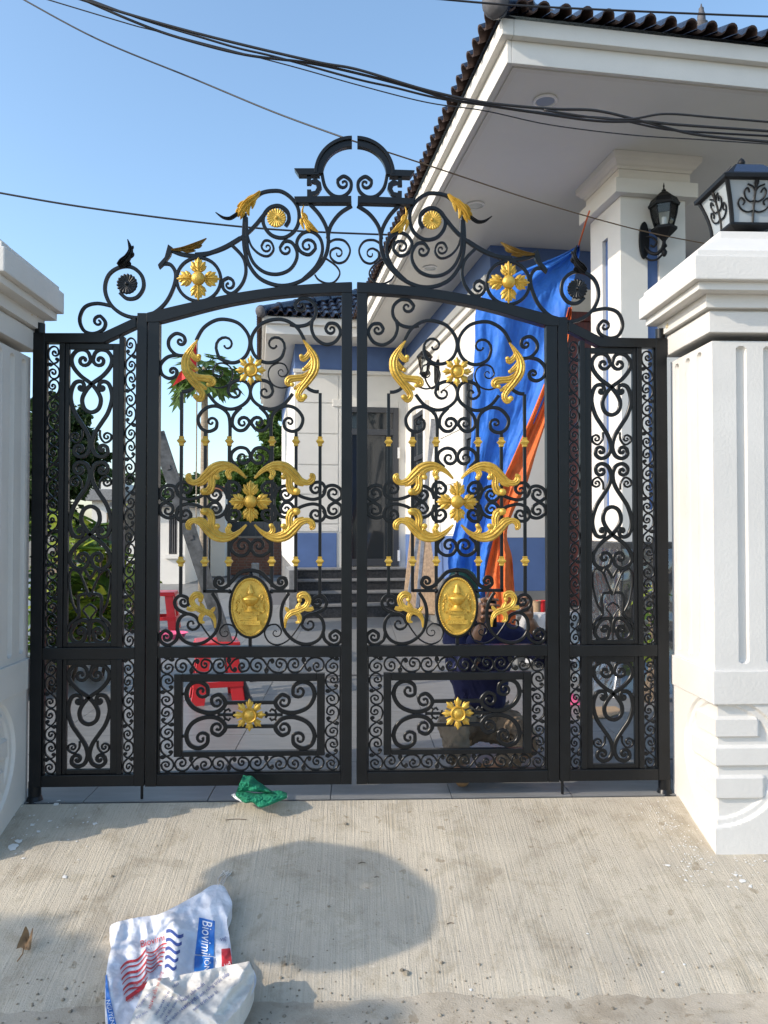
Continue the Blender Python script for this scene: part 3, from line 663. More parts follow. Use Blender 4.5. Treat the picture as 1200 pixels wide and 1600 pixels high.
# ================================================================== gate pillars
PL = M['plaster']
def pillar(mir):
    s = -1 if mir else 1; ax = XC+.004
    X = lambda x: ax + s*(x-ax)
    x0, x1, y0, y1 = 1.60, 2.10, 3.40, 3.86
    if mir: lab = 'white fluted gate pillar on the left, its near face in shade'
    else: lab = 'white fluted gate pillar on the right carrying a black lantern'
    t = thing('gate_pillar', lab, 'pillar', (X(1.85), 3.63, ZY-.2), 'white fluted pillars either side of the gate')
    zb = lambda py, o=0: at(1110, py, y0-o).z
    def tier(name, o, za, zb_, mat_=PL, bev=.004, ob=None):
        ob = min(o, .06) if ob is None else ob
        a, b = sorted((X(x0-o), X(x1+o)))
        return obj(name, MB().box(a, b, y0-o, y1+ob, za, zb_), mat_, t, bevel=bev)
    z_base_t = zb(1100); z_band_t = zb(1048); z_sh_t = zb(536)
    # carved foot: an oval wrapped round the corner with three raised bars inside
    cz = at(1117, 1190, y0).z; RXo, RZo = .325, .292
    bars = [(at(1118, b, y0).z, at(1118, a, y0).z) for a, b in ((1123,1153),(1168,1199),(1215,1249))]
    def sm(a, b, x): 
        t_ = max(0, min(1, (x-a)/(b-a))); return t_*t_*(3-2*t_)
    def dep(u, z):
        r = math.hypot(u/RXo, (z-cz)/RZo)
        d = .014*(1-sm(.975, 1.0, r)) + .011*(1-sm(.865, .895, r))
        if r < .88:
            for a, b in bars:
                half = RXo*.87*math.sqrt(max(.01, 1-((abs((a+b)/2-cz)+.01)/(RZo*.9))**2))
                k = sm(a-.004, a+.006, z)*(1-sm(b-.006, b+.004, z))*(1-sm(half-.03, half, u))
                d = d*(1-k) + .006*k
        return d
    zlo = -.62; NZ = 190; NU = 120
    def zz(v): return zlo + (z_base_t+.05-zlo)*v
    mb = MB()
    e = .006                                            # foot stands slightly proud of the shaft
    def front(a, b):
        u = a*(x1-x0+2*e); z = zz(b); d = dep(u, z); d0 = dep(0, z)
        return (X(x0-e+u+d0*max(0, 1-u/.03)), y0-e+d, z)
    def side(a, b):
        u = a*(y1-y0); z = zz(b); d = dep(u, z); d0 = dep(0, z)
        return (X(x0-e+d), y0-e+u+d0*max(0, 1-u/.03), z)
    mb.grid(NU, NZ, front, flip=mir); mb.grid(NU, NZ, side, flip=not mir)
    mb.add([(X(x1+e), y0-e, zlo), (X(x1+e), y1, zlo), (X(x1+e), y1, zz(1)), (X(x1+e), y0-e, zz(1))], [(0,1,2,3)])
    mb.add([(X(x0-e), y1-e, zlo), (X(x1+e), y1-e, zlo), (X(x1+e), y1-e, zz(1)), (X(x0-e), y1-e, zz(1))], [(0,1,2,3)])
    obj('carved_foot', mb, PL, t, smooth=30)
    tier('plinth_band', .016, z_base_t+.0, z_band_t, ob=-.01)
    # fluted shaft
    fl = [(.108,.157), (.234,.283), (.360,.409)]; zt, zl = z_sh_t-.012, z_band_t+.030
    def fd(u, z):
        for a, b in fl:
            if a < u < b and zl < z < zt:
                c = (a+b)/2; r = (b-a)/2; q = abs(u-c)/r
                ends = min((zt-z)/r, (z-zl)/r); 
                if ends < 1: q = math.hypot(q, 1-ends)
                if q < 1: return .026*math.sqrt(1-q*q)**.7
        return 0
    us = [0]
    for a, b in fl: us += [a-.001]+[a+(b-a)*i/12 for i in range(13)]+[b+.001]
    zs = [z_band_t-.02, zl-.001]+[zl+.025*i/8 for i in range(9)]+[zl+.2, (zl+zt)/2, zt-.2]+[zt-.025+.025*i/8 for i in range(9)]+[zt+.001, z_sh_t+.01]
    mb = MB(); uf = us+[x1-x0]; usd = us+[y1-y0]
    nf = len(uf)
    for arr, fn, fp in ((uf, lambda u, z: (X(x0+u), y0+fd(u, z), z), mir), (usd, lambda u, z: (X(x0+fd(u, z)), y0+u, z), not mir)):
        q = len(arr); vs = [fn(u, z) for z in zs for u in arr]
        fs = [(j*q+i, j*q+i+1, (j+1)*q+i+1, (j+1)*q+i) for j in range(len(zs)-1) for i in range(q-1)]
        if fp: fs = [f[::-1] for f in fs]
        mb.add(vs, fs)
    mb.add([(X(x1), y0, zs[0]), (X(x1), y1, zs[0]), (X(x1), y1, zs[-1]), (X(x1), y0, zs[-1])], [(0,1,2,3)])
    mb.add([(X(x0), y1, zs[0]), (X(x1), y1, zs[0]), (X(x1), y1, zs[-1]), (X(x0), y1, zs[-1])], [(0,1,2,3)])
    obj('fluted_shaft', mb, PL, t, smooth=35)
    # necking and cornice
    tier('necking', .026, zb(519,.027), zb(486,.027))
    def flare(name, prof):                              # stack of (overhang, z) rings
        mb = MB(); vs = []
        for o, z in prof:
            vs += [(X(x0-o), y0-o, z), (X(x1+o), y0-o, z), (X(x1+o), y1+min(o,.05), z), (X(x0-o), y1+min(o,.05), z)]
        k = len(prof)
        mb.add(vs, [(i*4+j, i*4+(j+1)%4, (i+1)*4+(j+1)%4, (i+1)*4+j) for i in range(k-1) for j in range(4)] + [(3,2,1,0), tuple(range(k*4-4, k*4))])
        return obj(name, mb, PL, t, bevel=.003)
    flare('cornice', [(.012, zb(486,.03)+.001), (.012, zb(480,.05)), (.048, zb(480,.05)), (.048, zb(459,.05)), (.080, zb(456,.08)), (.108, zb(452,.11)), (.108, zb(438,.12)-.001)])
    zs0, zs1 = zb(436,.14), zb(398,.14)
    tier('cap_slab', .14, zs0, zs1, bev=.006)
    zpl = at(1134, 361, y0+.075).z; hq = zpl-zs1
    flare('cap_top', [(.118, zs1+.001), (.118, zs1+.030), (.100, zs1+.036), (-.04, zs1+hq*.74), (-.072, zs1+hq*.80), (-.076, zpl)])
    mb = MB(); 
    for i in range(9):
        mb.lathe([(.001,-.02),(.018,-.012),(.024,0),(.016,.012),(.001,.02)], (X(1.575+random.uniform(-.012,.012)), 3.80+random.uniform(-.05,.04), zb(520,.0)+.16+random.uniform(-.04,.045)), 7)
    obj('mortar_patch', mb, M['foam'], t, smooth=True)
    return t, zpl, X
M['foam'] = mat('yellowish_mortar', (.55,.47,.30), .9, 0, .3, 30, .5, 80)
_, ZPT, XR = pillar(False); _, _, XL = pillar(True)
# lanterns on the pillars
M['frost'] = mat('frosted_lamp_glass', (.30,.33,.35), .35)
M['lamp_black'] = mat('black_lamp_metal', (.008,.0085,.01), .5, 0, .3, 20, .1, 120, spec=.25)
M['solar'] = mat('solar_cell', (.02,.03,.06), .12)
def post_lantern(cx, cy, z, label):
    t = thing('pillar_lantern', label, 'lantern', (cx, cy, z)); k = M['lamp_black']
    obj('foot', MB().box(cx-.055, cx+.055, cy-.055, cy+.055, z-.002, z+.038), k, t, bevel=.003)
    zb_, zt = z+.062, at(1141, 279, 3.49).z; wb, wt = .098, .142
    mb = MB(); vs = []
    for w_, zz_ in ((wb-.03, z+.038), (wb+.012, z+.050), (wb+.012, z+.062)): vs += [(cx-w_, cy-w_, zz_), (cx+w_, cy-w_, zz_), (cx+w_, cy+w_, zz_), (cx-w_, cy+w_, zz_)]
    mb.add(vs, [(i*4+j, i*4+(j+1)%4, (i+1)*4+(j+1)%4, (i+1)*4+j) for i in range(2) for j in range(4)]+[(3,2,1,0),(8,9,10,11)]); obj('base_frame', mb, k, t, bevel=.002)
    def cor(a, q):                                      # curved corner profile
        w_ = wb + (wt-wb)*(q**1.6); return Vector((cx+a[0]*w_, cy+a[1]*w_, zb_+(zt-zb_)*q))
    cs = [(-1,-1),(1,-1),(1,1),(-1,1)]
    for a in cs:
        mb = MB().tube([cor(a, q/6) for q in range(7)], .0105, 6); obj('corner_post', mb, k, t, smooth=40)
    for i in range(4):
        a, b = cs[i], cs[(i+1)%4]
        mb = MB(); mb.grid(4, 6, lambda u, v: tuple(cor(a, v)*(1-u)*.985 + cor(b, v)*u*.985 + Vector((cx, cy, zb_+(zt-zb_)*v))*.015))
        obj('glass_panel', mb, M['frost'], t, smooth=True)
        # scroll ornament on each panel
        n_ = Vector(((a[0]+b[0])/2, (a[1]+b[1])/2, 0)); d_ = Vector(((b[0]-a[0])/2, (b[1]-a[1])/2, 0))
        def on(u, v):
            w_ = wb + (wt-wb)*(v**1.6); return Vector((cx, cy, zb_+(zt-zb_)*v)) + n_*(w_+.004) + d_*u*w_
        mb = MB(); mb.tube([on(0, v/5) for v in range(6)], .005, 5)
        for sg in (-1, 1):
            for P in ([(0,.30),(.25,.26),(.55,.32),(.68,.46),(.55,.58),(.40,.50),(.48,.42)], [(0,.52),(.18,.50),(.36,.58),(.42,.72),(.30,.80),(.22,.70)], [(0,.72),(.10,.82),(.30,.88)], [(0,.80),(.06,.92),(.02,.97)]):
                mb.tube([on(sg*u, v) for u, v in crom(P, 4)], .0042, 5)
        obj('scroll_ornament', mb, k, t, smooth=40)
    mb = MB(); vs = []
    prof = ((wt+.004, zt-.004), (wt+.020, zt+.0), (wt+.022, zt+.018), (wt+.004, zt+.026), (wt*.46, zt+.100), (wt*.42, zt+.108), (.02, zt+.114))
    for w_, zz_ in prof: vs += [(cx-w_, cy-w_, zz_), (cx+w_, cy-w_, zz_), (cx+w_, cy+w_, zz_), (cx-w_, cy+w_, zz_)]
    mb.add(vs, [(i*4+j, i*4+(j+1)%4, (i+1)*4+(j+1)%4, (i+1)*4+j) for i in range(len(prof)-1) for j in range(4)]+[(3,2,1,0), tuple(range(len(prof)*4-4, len(prof)*4))]); obj('roof', mb, k, t, bevel=.002)
    for i in range(4):
        a, b = cs[i], cs[(i+1)%4]
        def sl(u, v): 
            w_ = wt*.93 + (wt*.56-wt*.93)*v; n_ = Vector(((a[0]+b[0])/2, (a[1]+b[1])/2, 0)); d_ = Vector(((b[0]-a[0])/2, (b[1]-a[1])/2, 0))
            return Vector((cx, cy, zt+.034+.060*v)) + n_*(w_+.002) + d_*u*w_*.8
        obj('solar_cell', MB().poly([sl(-1,0), sl(1,0), sl(1,1), sl(-1,1)], (0,0,.003)), M['solar'], t)
    obj('finial', MB().lathe([(.018,0),(.020,.006),(.010,.012),(.017,.026),(.018,.034),(.012,.046),(.002,.056)], (cx, cy, zt+.110), 14), k, t, smooth=50)
    return t
post_lantern(1.86, 3.63, ZPT, 'black square lantern with frosted panes on top of the right pillar')
# ================================================================== the house
HA = R_(7.3); HO = (.993, 4.916); HC, HS = math.cos(HA), math.sin(HA)
def H(u, v, z): return Vector((HO[0]+u*HC-v*HS, HO[1]+u*HS+v*HC, z))
def Hinv(p): dx, dy = p.x-HO[0], p.y-HO[1]; return dx*HC+dy*HS, -dx*HS+dy*HC
def hit_v(px, py, v):                                # where a sight line meets the plane v = const -> (u, z)
    d = ray(px, py); n = Vector((-HS, HC, 0)); t = (n.dot(H(0, v, 0)-Vector((CAM.x, CAM.y, 0))))/n.dot(d)
    p = CAM+d*t; return Hinv(p)[0], p.z
def hit_u(px, py, u):
    d = ray(px, py); n = Vector((HC, HS, 0)); t = (n.dot(H(u, 0, 0)-Vector((CAM.x, CAM.y, 0))))/n.dot(d)
    p = CAM+d*t; return Hinv(p)[1], p.z
def hbox(mb, u0, u1, v0, v1, z0, z1): return mb.box(u0, u1, v0, v1, z0, z1, H)
ZSF = 4.30; VD = 7.9; UB = .82; VB = 3.12; UW = -1.02; ZD = 1.17; ZF = .60; ZFR = 3.87
house = thing('house', 'white house with blue bands, tiled roof and a deep porch', 'house', H(1.5, 4, ZY))
M['tile_navy'] = mat('navy_glazed_roof_tile', (.020,.030,.055), .28, 0, .4, 25, .05, 60)
M['tile_brown'] = mat('brown_tile_underside', (.070,.042,.035), .8, 0, .4, 30, .1, 60)
WH, BL, SF = M['white'], M['blue'], M['soffit']
def hp(name, boxes, m, parent=None, bevel=0):
    mb = MB()
    for b in boxes: hbox(mb, *b)
    return obj(name, mb, m, parent or house, bevel=bevel)
# walls
hp('wall', [(UW, UB-.001, VD, VD+.2, ZF, ZFR)], WH)                                    # entrance wall
hp('wall', [(UW, UW+.2, VD+.201, 15, ZF, ZFR)], WH)                                    # far left side
hp('wall', [(UB, UB+.2, VB, VD-.001, ZD, ZFR)], WH)                                    # right block, left side
hp('wall', [(UB+.201, 6, VB, VB+.2, ZD, ZFR)], WH)                                     # right block, front
hp('frieze', [(UW, UB-.001, VD+.015, VD+.2, ZFR+.002, ZSF-.002)], BL); hp('frieze', [(UW, UW+.2, VD+.201, 15, ZFR+.002, ZSF-.002)], BL)
hp('frieze', [(UB+.015, UB+.2, VB+.015, VD+.014, ZFR+.002, ZSF-.002)], BL); hp('frieze', [(UB+.201, 6, VB+.015, VB+.2, ZFR+.002, ZSF-.002)], BL)
hp('dado', [(UB, UB+.2, VB, VD-.001, ZF, ZD-.002)], BL); hp('dado', [(UB+.201, 6, VB, VB+.2, ZF, ZD-.002)], BL)
hp('dado', [(UW-.002, -.33, VD-.012, VD-.001, ZF+.01, ZD+.02)], BL); hp('dado', [(UW-.012, UW-.001, VD-.012, 14, ZF+.01, ZD+.02)], M['lilac'] if 'lilac' in M else WH)
hp('skirting', [(UB+.001, 6, VB+.001, VB+.2, -.05, ZF-.002), (UB+.001, UB+.2, VB+.201, VD-.001, -.05, ZF-.002)], M['tile_grey'])
hp('cornice', [(UB-.05, UB-.001, VB-.05, VD-.06, ZFR-.11, ZFR+.05), (UB-.05, 6, VB-.05, VB-.001, ZFR-.11, ZFR+.05)][:1], WH, bevel=.012)
hp('cornice', [(UB-.08, UB-.051, VB-.08, VD-.1, ZFR-.02, ZFR+.08)], WH, bevel=.01)
hp('cornice', [(UW-.03, UB-.1, VD-.05, VD-.013, ZFR-.05, ZFR+.01)], WH, bevel=.008)
hp('skirting', [(UW, UB-.001, VD+.003, VD+.2, -.06, ZF-.001), (UW, UW+.2, VD+.201, 15, -.06, ZF-.001)], M['stone_edge'])
# wall panels with open joints on the entrance wall and along the right block
us0, us1 = hit_v(463, 700, VD)[0], hit_v(529, 700, VD)[0]
edges = [3.80] + [hit_v(495, y, VD)[1] for y in (630, 678, 726.6, 773, 819)] + [ZD+.035]
for a, b in zip(edges, edges[1:]): hp('wall_panel', [(us0+.01, us1-.008, VD-.013, VD-.001, b+.012, a-.012)], WH, bevel=.004)
hp('wall_panel', [(us1+.012, -.22, VD-.013, VD-.001, ZD+.035, 3.78)], WH, bevel=.004)
vj = [VB+.02, VB+1.15, VB+2.25]
for a, b in zip([3.74, 3.10, 2.46, 1.82], [3.10, 2.46, 1.82, ZD+.01]):
    for c, d in zip(vj, vj[1:]): hp('wall_panel', [(UB-.014, UB-.001, c+.012, d-.012, b+.012, a-.012)], WH, bevel=.004)
# entrance door
def framed(name, u0, u1, z0, z1, v, parent=None, fr=.09, transom=None, mid=False):
    d = hp(name, [(u0, u0+fr, v-.06, v-.002, z0, z1), (u1-fr, u1, v-.06, v-.002, z0, z1), (u0+fr+.001, u1-fr-.001, v-.058, v-.002, z1-fr, z1), (u0+fr+.001, u1-fr-.001, v-.058, v-.002, z0, z0+fr*1.3)] +
           ([(u0+fr+.001, u1-fr-.001, v-.058, v-.002, transom-.05, transom+.05)] if transom else []) + ([((u0+u1)/2-fr*.5, (u0+u1)/2+fr*.5, v-.056, v-.002, z0+fr*1.3+.001, (transom-.051 if transom else z1-fr-.001))] if mid else []), M['alu_grey'], parent, bevel=.004)
    mb = MB(); hbox(mb, u0+fr*.9, u1-fr*.9, v-.03, v-.0225, z0+fr, z1-fr*.9); obj('pane', mb, M['glass_dark'], d)
    return d
ud1, zdt = hit_v(622, 638, VD); zdb = hit_v(600, 884, VD)[1]; ud0 = ud1-.90; ztr = hit_v(600, 676, VD)[1]
door = framed('door', ud0, ud1, zdb, zdt, VD, transom=ztr)
mb = MB()
for z in (hit_v(600, 708, VD)[1], hit_v(600, 868, VD)[1]): hbox(mb, ud1-.02, ud1+.02, VD-.075, VD-.061, z-.09, z+.09)
obj('hinge', mb, M['white_metal'], door)
hp('door_surround', [(ud1+.002, ud1+.20, VD-.03, VD-.001, ZF, zdt+.12), (ud0-.2, ud1+.001, VD-.03, VD-.001, zdt+.002, zdt+.12)], WH, bevel=.006)
# tall windows in the right block's side
def side_window(v0, v1, z0, z1):
    mb = MB()
    for a, b, c, d in ((v0, v0+.07, z0, z1), (v1-.07, v1, z0, z1), (v0+.071, v1-.071, z1-.07, z1), (v0+.071, v1-.071, z0, z0+.08), (v0+.071, v1-.071, z1-.72, z1-.65)): hbox(mb, UB-.05, UB-.002, a, b, c, d)
    w_ = obj('window', mb, M['alu_grey'], house, bevel=.004)
    mb = MB(); hbox(mb, UB-.025, UB-.018, v0+.06, v1-.06, z0+.07, z1-.06); obj('pane', mb, M['glass_dark'], w_)
    mb = MB(); hbox(mb, UB-.07, UB-.002, v0-.12, v0-.002, z0, z1+.1); hbox(mb, UB-.07, UB-.002, v1+.002, v1+.12, z0, z1+.1); obj('sill', mb, WH, w_, bevel=.006)
va, vb = hit_u(668, 700, UB)[0], hit_u(650, 700, UB)[0]
side_window(va, vb, ZF+.05, 3.02)
va2 = VB+.28; side_window(va2, va2+.55, 1.3, 3.02)
# entrance steps
st = hp('steps', [], M['granite']) if False else None
for i in range(4):
    z1 = ZF+.03-.165*i; v0 = VD-.05-.30*(i+1)
    us = hit_v(463, 920, VD-.6)[0]
    s_ = hp('step', [(us-.0, UB-.06, v0, v0+.299, -.06, z1-.032)], M['granite'])
    hp('nosing', [(us-.02, UB-.06, v0-.02, v0+.29, z1-.031, z1)], M['stone_edge'], s_, bevel=.006)
hp('landing', [(us, UB-.06, VD-.35+.302, VD-.002, -.06, ZF-.001)], M['granite'])
hp('step_cheek', [(us-.14, us-.021, VD-1.25, VD-.02, -.06, ZF+.05)], M['stone_edge'], bevel=.006)
# veranda slab in front of the right block
hp('veranda', [(UB+.03, 4.5, VB-.75, VB, -.06, .42)], M['tile_grey'], bevel=.01)
# red wooden door in the right block
M['mahogany'] = mat('dark_red_wood', (.16,.028,.018), .35, 0, .4, 5, stretch=(6,6,.6), col2=(.07,.014,.010))
r0, zr1 = hit_v(868, 488, VB); r1 = hit_v(985, 500, VB)[0]; zr0 = .44
rd = hp('door', [(r0, r0+.1, VB-.07, VB-.002, zr0, zr1), (r1-.1, r1, VB-.07, VB-.002, zr0, zr1), (r0+.101, r1-.101, VB-.07, VB-.002, zr1-.1, zr1)], M['mahogany'], bevel=.005)
for k in range(2):
    a = r0+.102+(r1-r0-.204)*k/2; b = a+(r1-r0-.206)/2
    lf = hp('door_leaf', [(a, b, VB-.045, VB-.002, zr0, zr1-.102)], M['mahogany'], rd, bevel=.004)
# soffit and fascia
E1 = 9.0
hp('soffit', [(.0, 6, .0, 7.25, ZSF, ZSF+.03), (-1.47, 6, 7.251, 15, ZSF, ZSF+.03)], SF)
hp('soffit_trim', [(.03, .07, .07, 7.2, ZSF-.012, ZSF-.001), (.03, 6, .03, .069, ZSF-.012, ZSF-.001)], WH)
zA, zB, zC = ZSF+.130, ZSF+.145, ZSF+.238
hp('fascia', [(-.03, 0, -.03, 7.24, ZSF-.02, zA), (.001, 6, -.03, -.001, ZSF-.02, zA)], WH, bevel=.004)
hp('fascia', [(-.08, 0, -.08, 7.18, zA+.001, zC), (.001, 6, -.08, -.001, zA+.001, zC)], WH, bevel=.006)
hp('fascia', [(-1.50, -1.47, 7.22, 15, ZSF-.02, zA), (-1.469, -.031, 7.22, 7.249, ZSF-.02, zA)], WH, bevel=.004)
hp('fascia', [(-1.55, -1.47, 7.17, 15, zA+.001, zC), (-1.469, -.081, 7.17, 7.249, zA+.001, zC)], WH, bevel=.006)
for px, py in ((852,157), (743,320), (672,418)):
    p = atz(px, py, ZSF-.004)
    o = obj('downlight', MB().lathe([(.085,0),(.085,-.010),(.070,-.014),(.066,-.004),(.02,-.002)], p, 24), M['white_metal'], house, smooth=40)
    obj('lens', MB().lathe([(.064,.0),(.064,-.003)], p+Vector((0,0,-.0045)), 20), M['frost'], o)
# roof: slabs, then tiles along the edges that show
SL = R_(27); ZE = zC+.006
def roofpt(u, v, h=0):                               # main hip roof over the porch block
    return H(u, v, ZE + math.tan(SL)*min(u+.12, v+.12, 7.5-u) + h)
rb = MB()
apex = (3.45, 3.45)
def addtri(pts): rb.add([H(*p) for p in pts], [tuple(range(len(pts)))])
top = ZE+math.tan(SL)*3.57
addtri([(-.10,-.10,ZE),(7.0,-.10,ZE),(3.45,3.45,top)]); addtri([(-.10,-.10,ZE),(3.45,3.45,top),(3.45,12,top),(-.10,12,ZE)]); addtri([(7.0,-.10,ZE),(7.0,12,ZE),(3.45,12,top),(3.45,3.45,top)])
wtop = ZE+math.tan(SL)*3.2
addtri([(-1.57,7.15,ZE),(2.0,7.15,ZE),(2.0,10.35,wtop),(1.63,10.35,wtop)]); addtri([(-1.57,7.15,ZE),(1.63,10.35,wtop),(1.63,15,wtop),(-1.57,15,ZE)])
obj('roof', rb, M['tile_navy'], house, fixn=False)
# S-shaped tile: two materials, glazed top and raw brown underside
TP = .145; TL = .36
def tile_mesh():
    mb = MB(); prof = [(-TP/2,.0),(-TP*.30,-.008),(-TP*.16,.006)] + [(TP*.5*0+.043*math.cos(a)+TP*.17, .012+.046*math.sin(a)) for a in [PI*(1-i/7) for i in range(8)]]
    th = .012
    n = len(prof)
    for lay, cur in ((th, 0), (0, 1)):
        mb.cur = cur
        vs = [(x, y, z+lay) for y in (0, TL) for x, z in prof]
        mb.add(vs, [(i, i+1, n+i+1, n+i) for i in range(n-1)])
    mb.cur = 1
    vs = [(x, 0, z) for x, z in prof] + [(x, 0, z+th) for x, z in prof]
    mb.add(vs, [(i, i+1, n+i+1, n+i) for i in range(n-1)])
    return mesh('roof_tile', mb, [M['tile_navy'], M['tile_brown']], smooth=40, fixn=False)
TILEM = tile_mesh()
def put_tile(u, v, z, rot):                          # rot: direction the tile climbs
    o = link('roof_tile', TILEM, house, H(u, v, z)); o.rotation_euler = Matrix.Rotation(HA+rot+random.uniform(-.015,.015), 3, 'Z').to_4x4().to_euler()
    o.rotation_euler = (Matrix.Rotation(HA+rot+random.uniform(-.012,.012), 4, 'Z') @ Matrix.Rotation(SL-R_(4)+random.uniform(-.01,.01), 4, 'X')).to_euler()
    return o
ns = 0
for i in range(30): put_tile(-.07+TP*(i+.5), -.15, ZE+.0, 0)
for i in range(50): put_tile(-.15, -.07+TP*(i+.5), ZE+.0, -PI/2)
for i in range(24): put_tile(TP*(i+1.5)+.16, .15, ZE+math.tan(SL)*.30, 0)
for j in range(6):
    for i in range(15):
        u = -1.52+TP*(i+.5); v = 7.10+.30*j
        if u > -1.55+.30*j*.95: put_tile(u, v, ZE+math.tan(SL)*.30*j, 0)
for i in range(26): put_tile(-1.62, 7.15+TP*(i+.5), ZE, -PI/2)
def hip(u0, v0, n, rad=.085):
    for k in range(n):
        a = H(u0+.28*k, v0+.28*k, ZE+.045+math.tan(SL)*.28*k); b = H(u0+.28*k+.33, v0+.28*k+.33, ZE+.05+math.tan(SL)*(.28*k+.33))
        o = obj('ridge_tile', MB().tube([a, a.lerp(b, .06), a.lerp(b, .1), b], [rad*1.12, rad*1.12, rad, rad*.92], 14), M['tile_navy'], house, smooth=50)
        if k == 0:
            e = (a-b).normalized(); obj('ridge_end', MB().tube([a-e*.01, a+e*.03, a+e*.05], [rad*1.1, rad*.98, rad*.5], 14), M['tile_cap'], o, smooth=50)
M['tile_cap'] = mat('cement_ridge_end', (.10,.10,.11), .7, 0, .4, 20)
hip(-.14, -.14, 4, .085); hip(-1.58, 7.12, 8, .085)
# finial on the roof peak
pt = at(1095, 6, 8.9); pb = at(1096, 47, 8.9); hh = pt.z-pb.z
obj('roof_finial', MB().lathe([(.10,-.7),(.10,.0),(.11,.03),(.07,.05),(.075,.08),(.05,.10),(.045,.18),(.028,.24),(.030,.26),(.012,.28),(.006,hh)], (pb.x, pb.y, pb.z), 14), M['tile_cap'], house, smooth=40)
# ---------------------------------------------------------------- porch column
CU0, CV0, CW = 1.29, 1.06, .57
col = thing('porch_column', 'white porch column with inset blue stripes on a black granite base, wrapped in clear plastic', 'column', H(CU0+CW/2, CV0+CW/2, ZY))
c = lambda e: (CU0-e, CU0+CW+e, CV0-e, CV0+CW+e)
zc0 = 3.97
hp('stripe', [(CU0+.03, CU0+CW-.03, CV0+.03, CV0+CW-.03, 1.2, 3.9)], BL, col)
sw = .105; m_ = CW/2
corner = []
for a in (CU0, CU0+m_+sw/2):
    for b in (CV0, CV0+m_+sw/2):
        corner.append((a, a+m_-sw/2, b, b+m_-sw/2, 1.16, zc0))
zst = 3.72
zs_l = 1.42
hp('shaft', corner + [(CU0+.006+m_-sw/2-.006, CU0+m_+sw/2, CV0+.001, CV0+CW-.001, zst, zc0), (CU0+.001, CU0+m_-sw/2, CV0+m_-sw/2, CV0+m_+sw/2, zst, zc0), (CU0+m_+sw/2, CU0+CW-.001, CV0+m_-sw/2, CV0+m_+sw/2, zst, zc0),
   (CU0+m_-sw/2, CU0+m_+sw/2, CV0+.001, CV0+CW-.001, 1.16, zs_l), (CU0+.001, CU0+m_-sw/2, CV0+m_-sw/2, CV0+m_+sw/2, 1.16, zs_l), (CU0+m_+sw/2, CU0+CW-.001, CV0+m_-sw/2, CV0+m_+sw/2, 1.16, zs_l)], WH, col)
hp('capital', [(*c(.075), zc0+.001, zc0+.12)], WH, col, bevel=.006)
hp('capital', [(*c(.03), zc0+.121, zc0+.21)], WH, col, bevel=.004)
mb = MB(); vs = []
for e, z in ((.035,zc0+.211),(.045,zc0+.230),(.060,zc0+.24),(.075,zc0+.262),(.095,zc0+.28),(.10,ZSF-.001)):
    a, b, d, e2 = c(e); vs += [H(a, d, z), H(b, d, z), H(b, e2, z), H(a, e2, z)]
mb.add(vs, [(i*4+j, i*4+(j+1)%4, (i+1)*4+(j+1)%4, (i+1)*4+j) for i in range(5) for j in range(4)]+[(3,2,1,0),(20,21,22,23)]); obj('capital_crown', mb, WH, col, bevel=.003)
hp('granite_base', [(*c(.035), ZY, 1.155)], M['granite'], col, bevel=.006)
# ---------------------------------------------------------------- wall lantern on the column front
def wall_lantern(px, py_top, py_bot, v, label, group=None):
    u, zt = hit_v(px, py_top, v); zb_ = hit_v(px, py_bot, v)[1]; s = (zt-zb_)/120*1.0
    k = M['lamp_black']; t = thing('wall_lantern', label, 'lantern', H(u, v, zb_), group)
    P = lambda x, y, d: H(u+x*s, v-d*s, zb_+(y)*s)          # x right, y up, d out from the wall, in photo pixels
    mb = MB(); ol = [(9*math.cos(a), 62+32*math.sin(a)) for a in [2*PI*i/20 for i in range(20)]]
    mb.poly([P(x-22, y-24, 0.5) for x, y in ol], (H(0,-1,0)-H(0,0,0))*s*5); obj('back_plate', mb, k, t, bevel=.004)
    arm = crom([(-20,26,4),(-18,14,14),(-10,8,24),(-2,18,30),(0,30,30)], 4)
    obj('arm', MB().tube([P(*p) for p in arm], 3.0*s, 7), k, t, smooth=True)
    mb = MB()
    for w_ in ([(-20,44,3),(-14,40,14),(-8,30,20),(-12,22,18),(-16,26,14)], [(-20,10,3),(-16,2,10),(-8,0,20),(-2,6,26)]): mb.tube([P(*p) for p in crom(w_, 4)], 1.8*s, 6)
    obj('scroll', mb, k, t, smooth=True)
    cx = P(0, 0, 30); cz = Vector((0,0,1))*s
    L = lambda prof, m, name, n=6, sm=40: obj(name, MB().lathe([(r*s, h*s) for r, h in prof], cx, n, a0=PI/6+HA), m, t, smooth=sm if n > 6 else False)
    L([(2,2),(4.5,6),(5,10),(2.5,14),(2,16),(5,19),(4,22),(2,25),(2.5,28),(3,30)], k, 'drop_finial', 12)
    L([(3,28),(6,32),(15,40),(21,46),(21,50),(16,52)], k, 'base_cup')
    for i in range(6):
        a = PI/6+HA+i*PI/3
        obj('cage_bar', MB().tube([cx+Vector((math.cos(a)*r*s, math.sin(a)*r*s, h*s)) for r, h in ((14,50),(17,60),(20,72),(22,86))], 1.3*s, 5), k, t, smooth=True)
    L([(13,51),(16.2,60),(19.2,72),(21,86)], M['lamp_glass'], 'glass', 6)
    L([(4,51),(4,68),(1,69)], M['white_metal'], 'candle_bulb', 10)
    L([(25,86),(26,90),(24,92),(21,99),(12,106),(10,108)], k, 'roof'); L([(10,107),(7,110),(3,111),(4,114),(2,116),(1,118),(1.6,121),(.4,127)], k, 'finial', 10)
    return t
g_ = bpy.data.materials.new('clear_lamp_glass'); g_.use_nodes = True; M['lamp_glass'] = g_
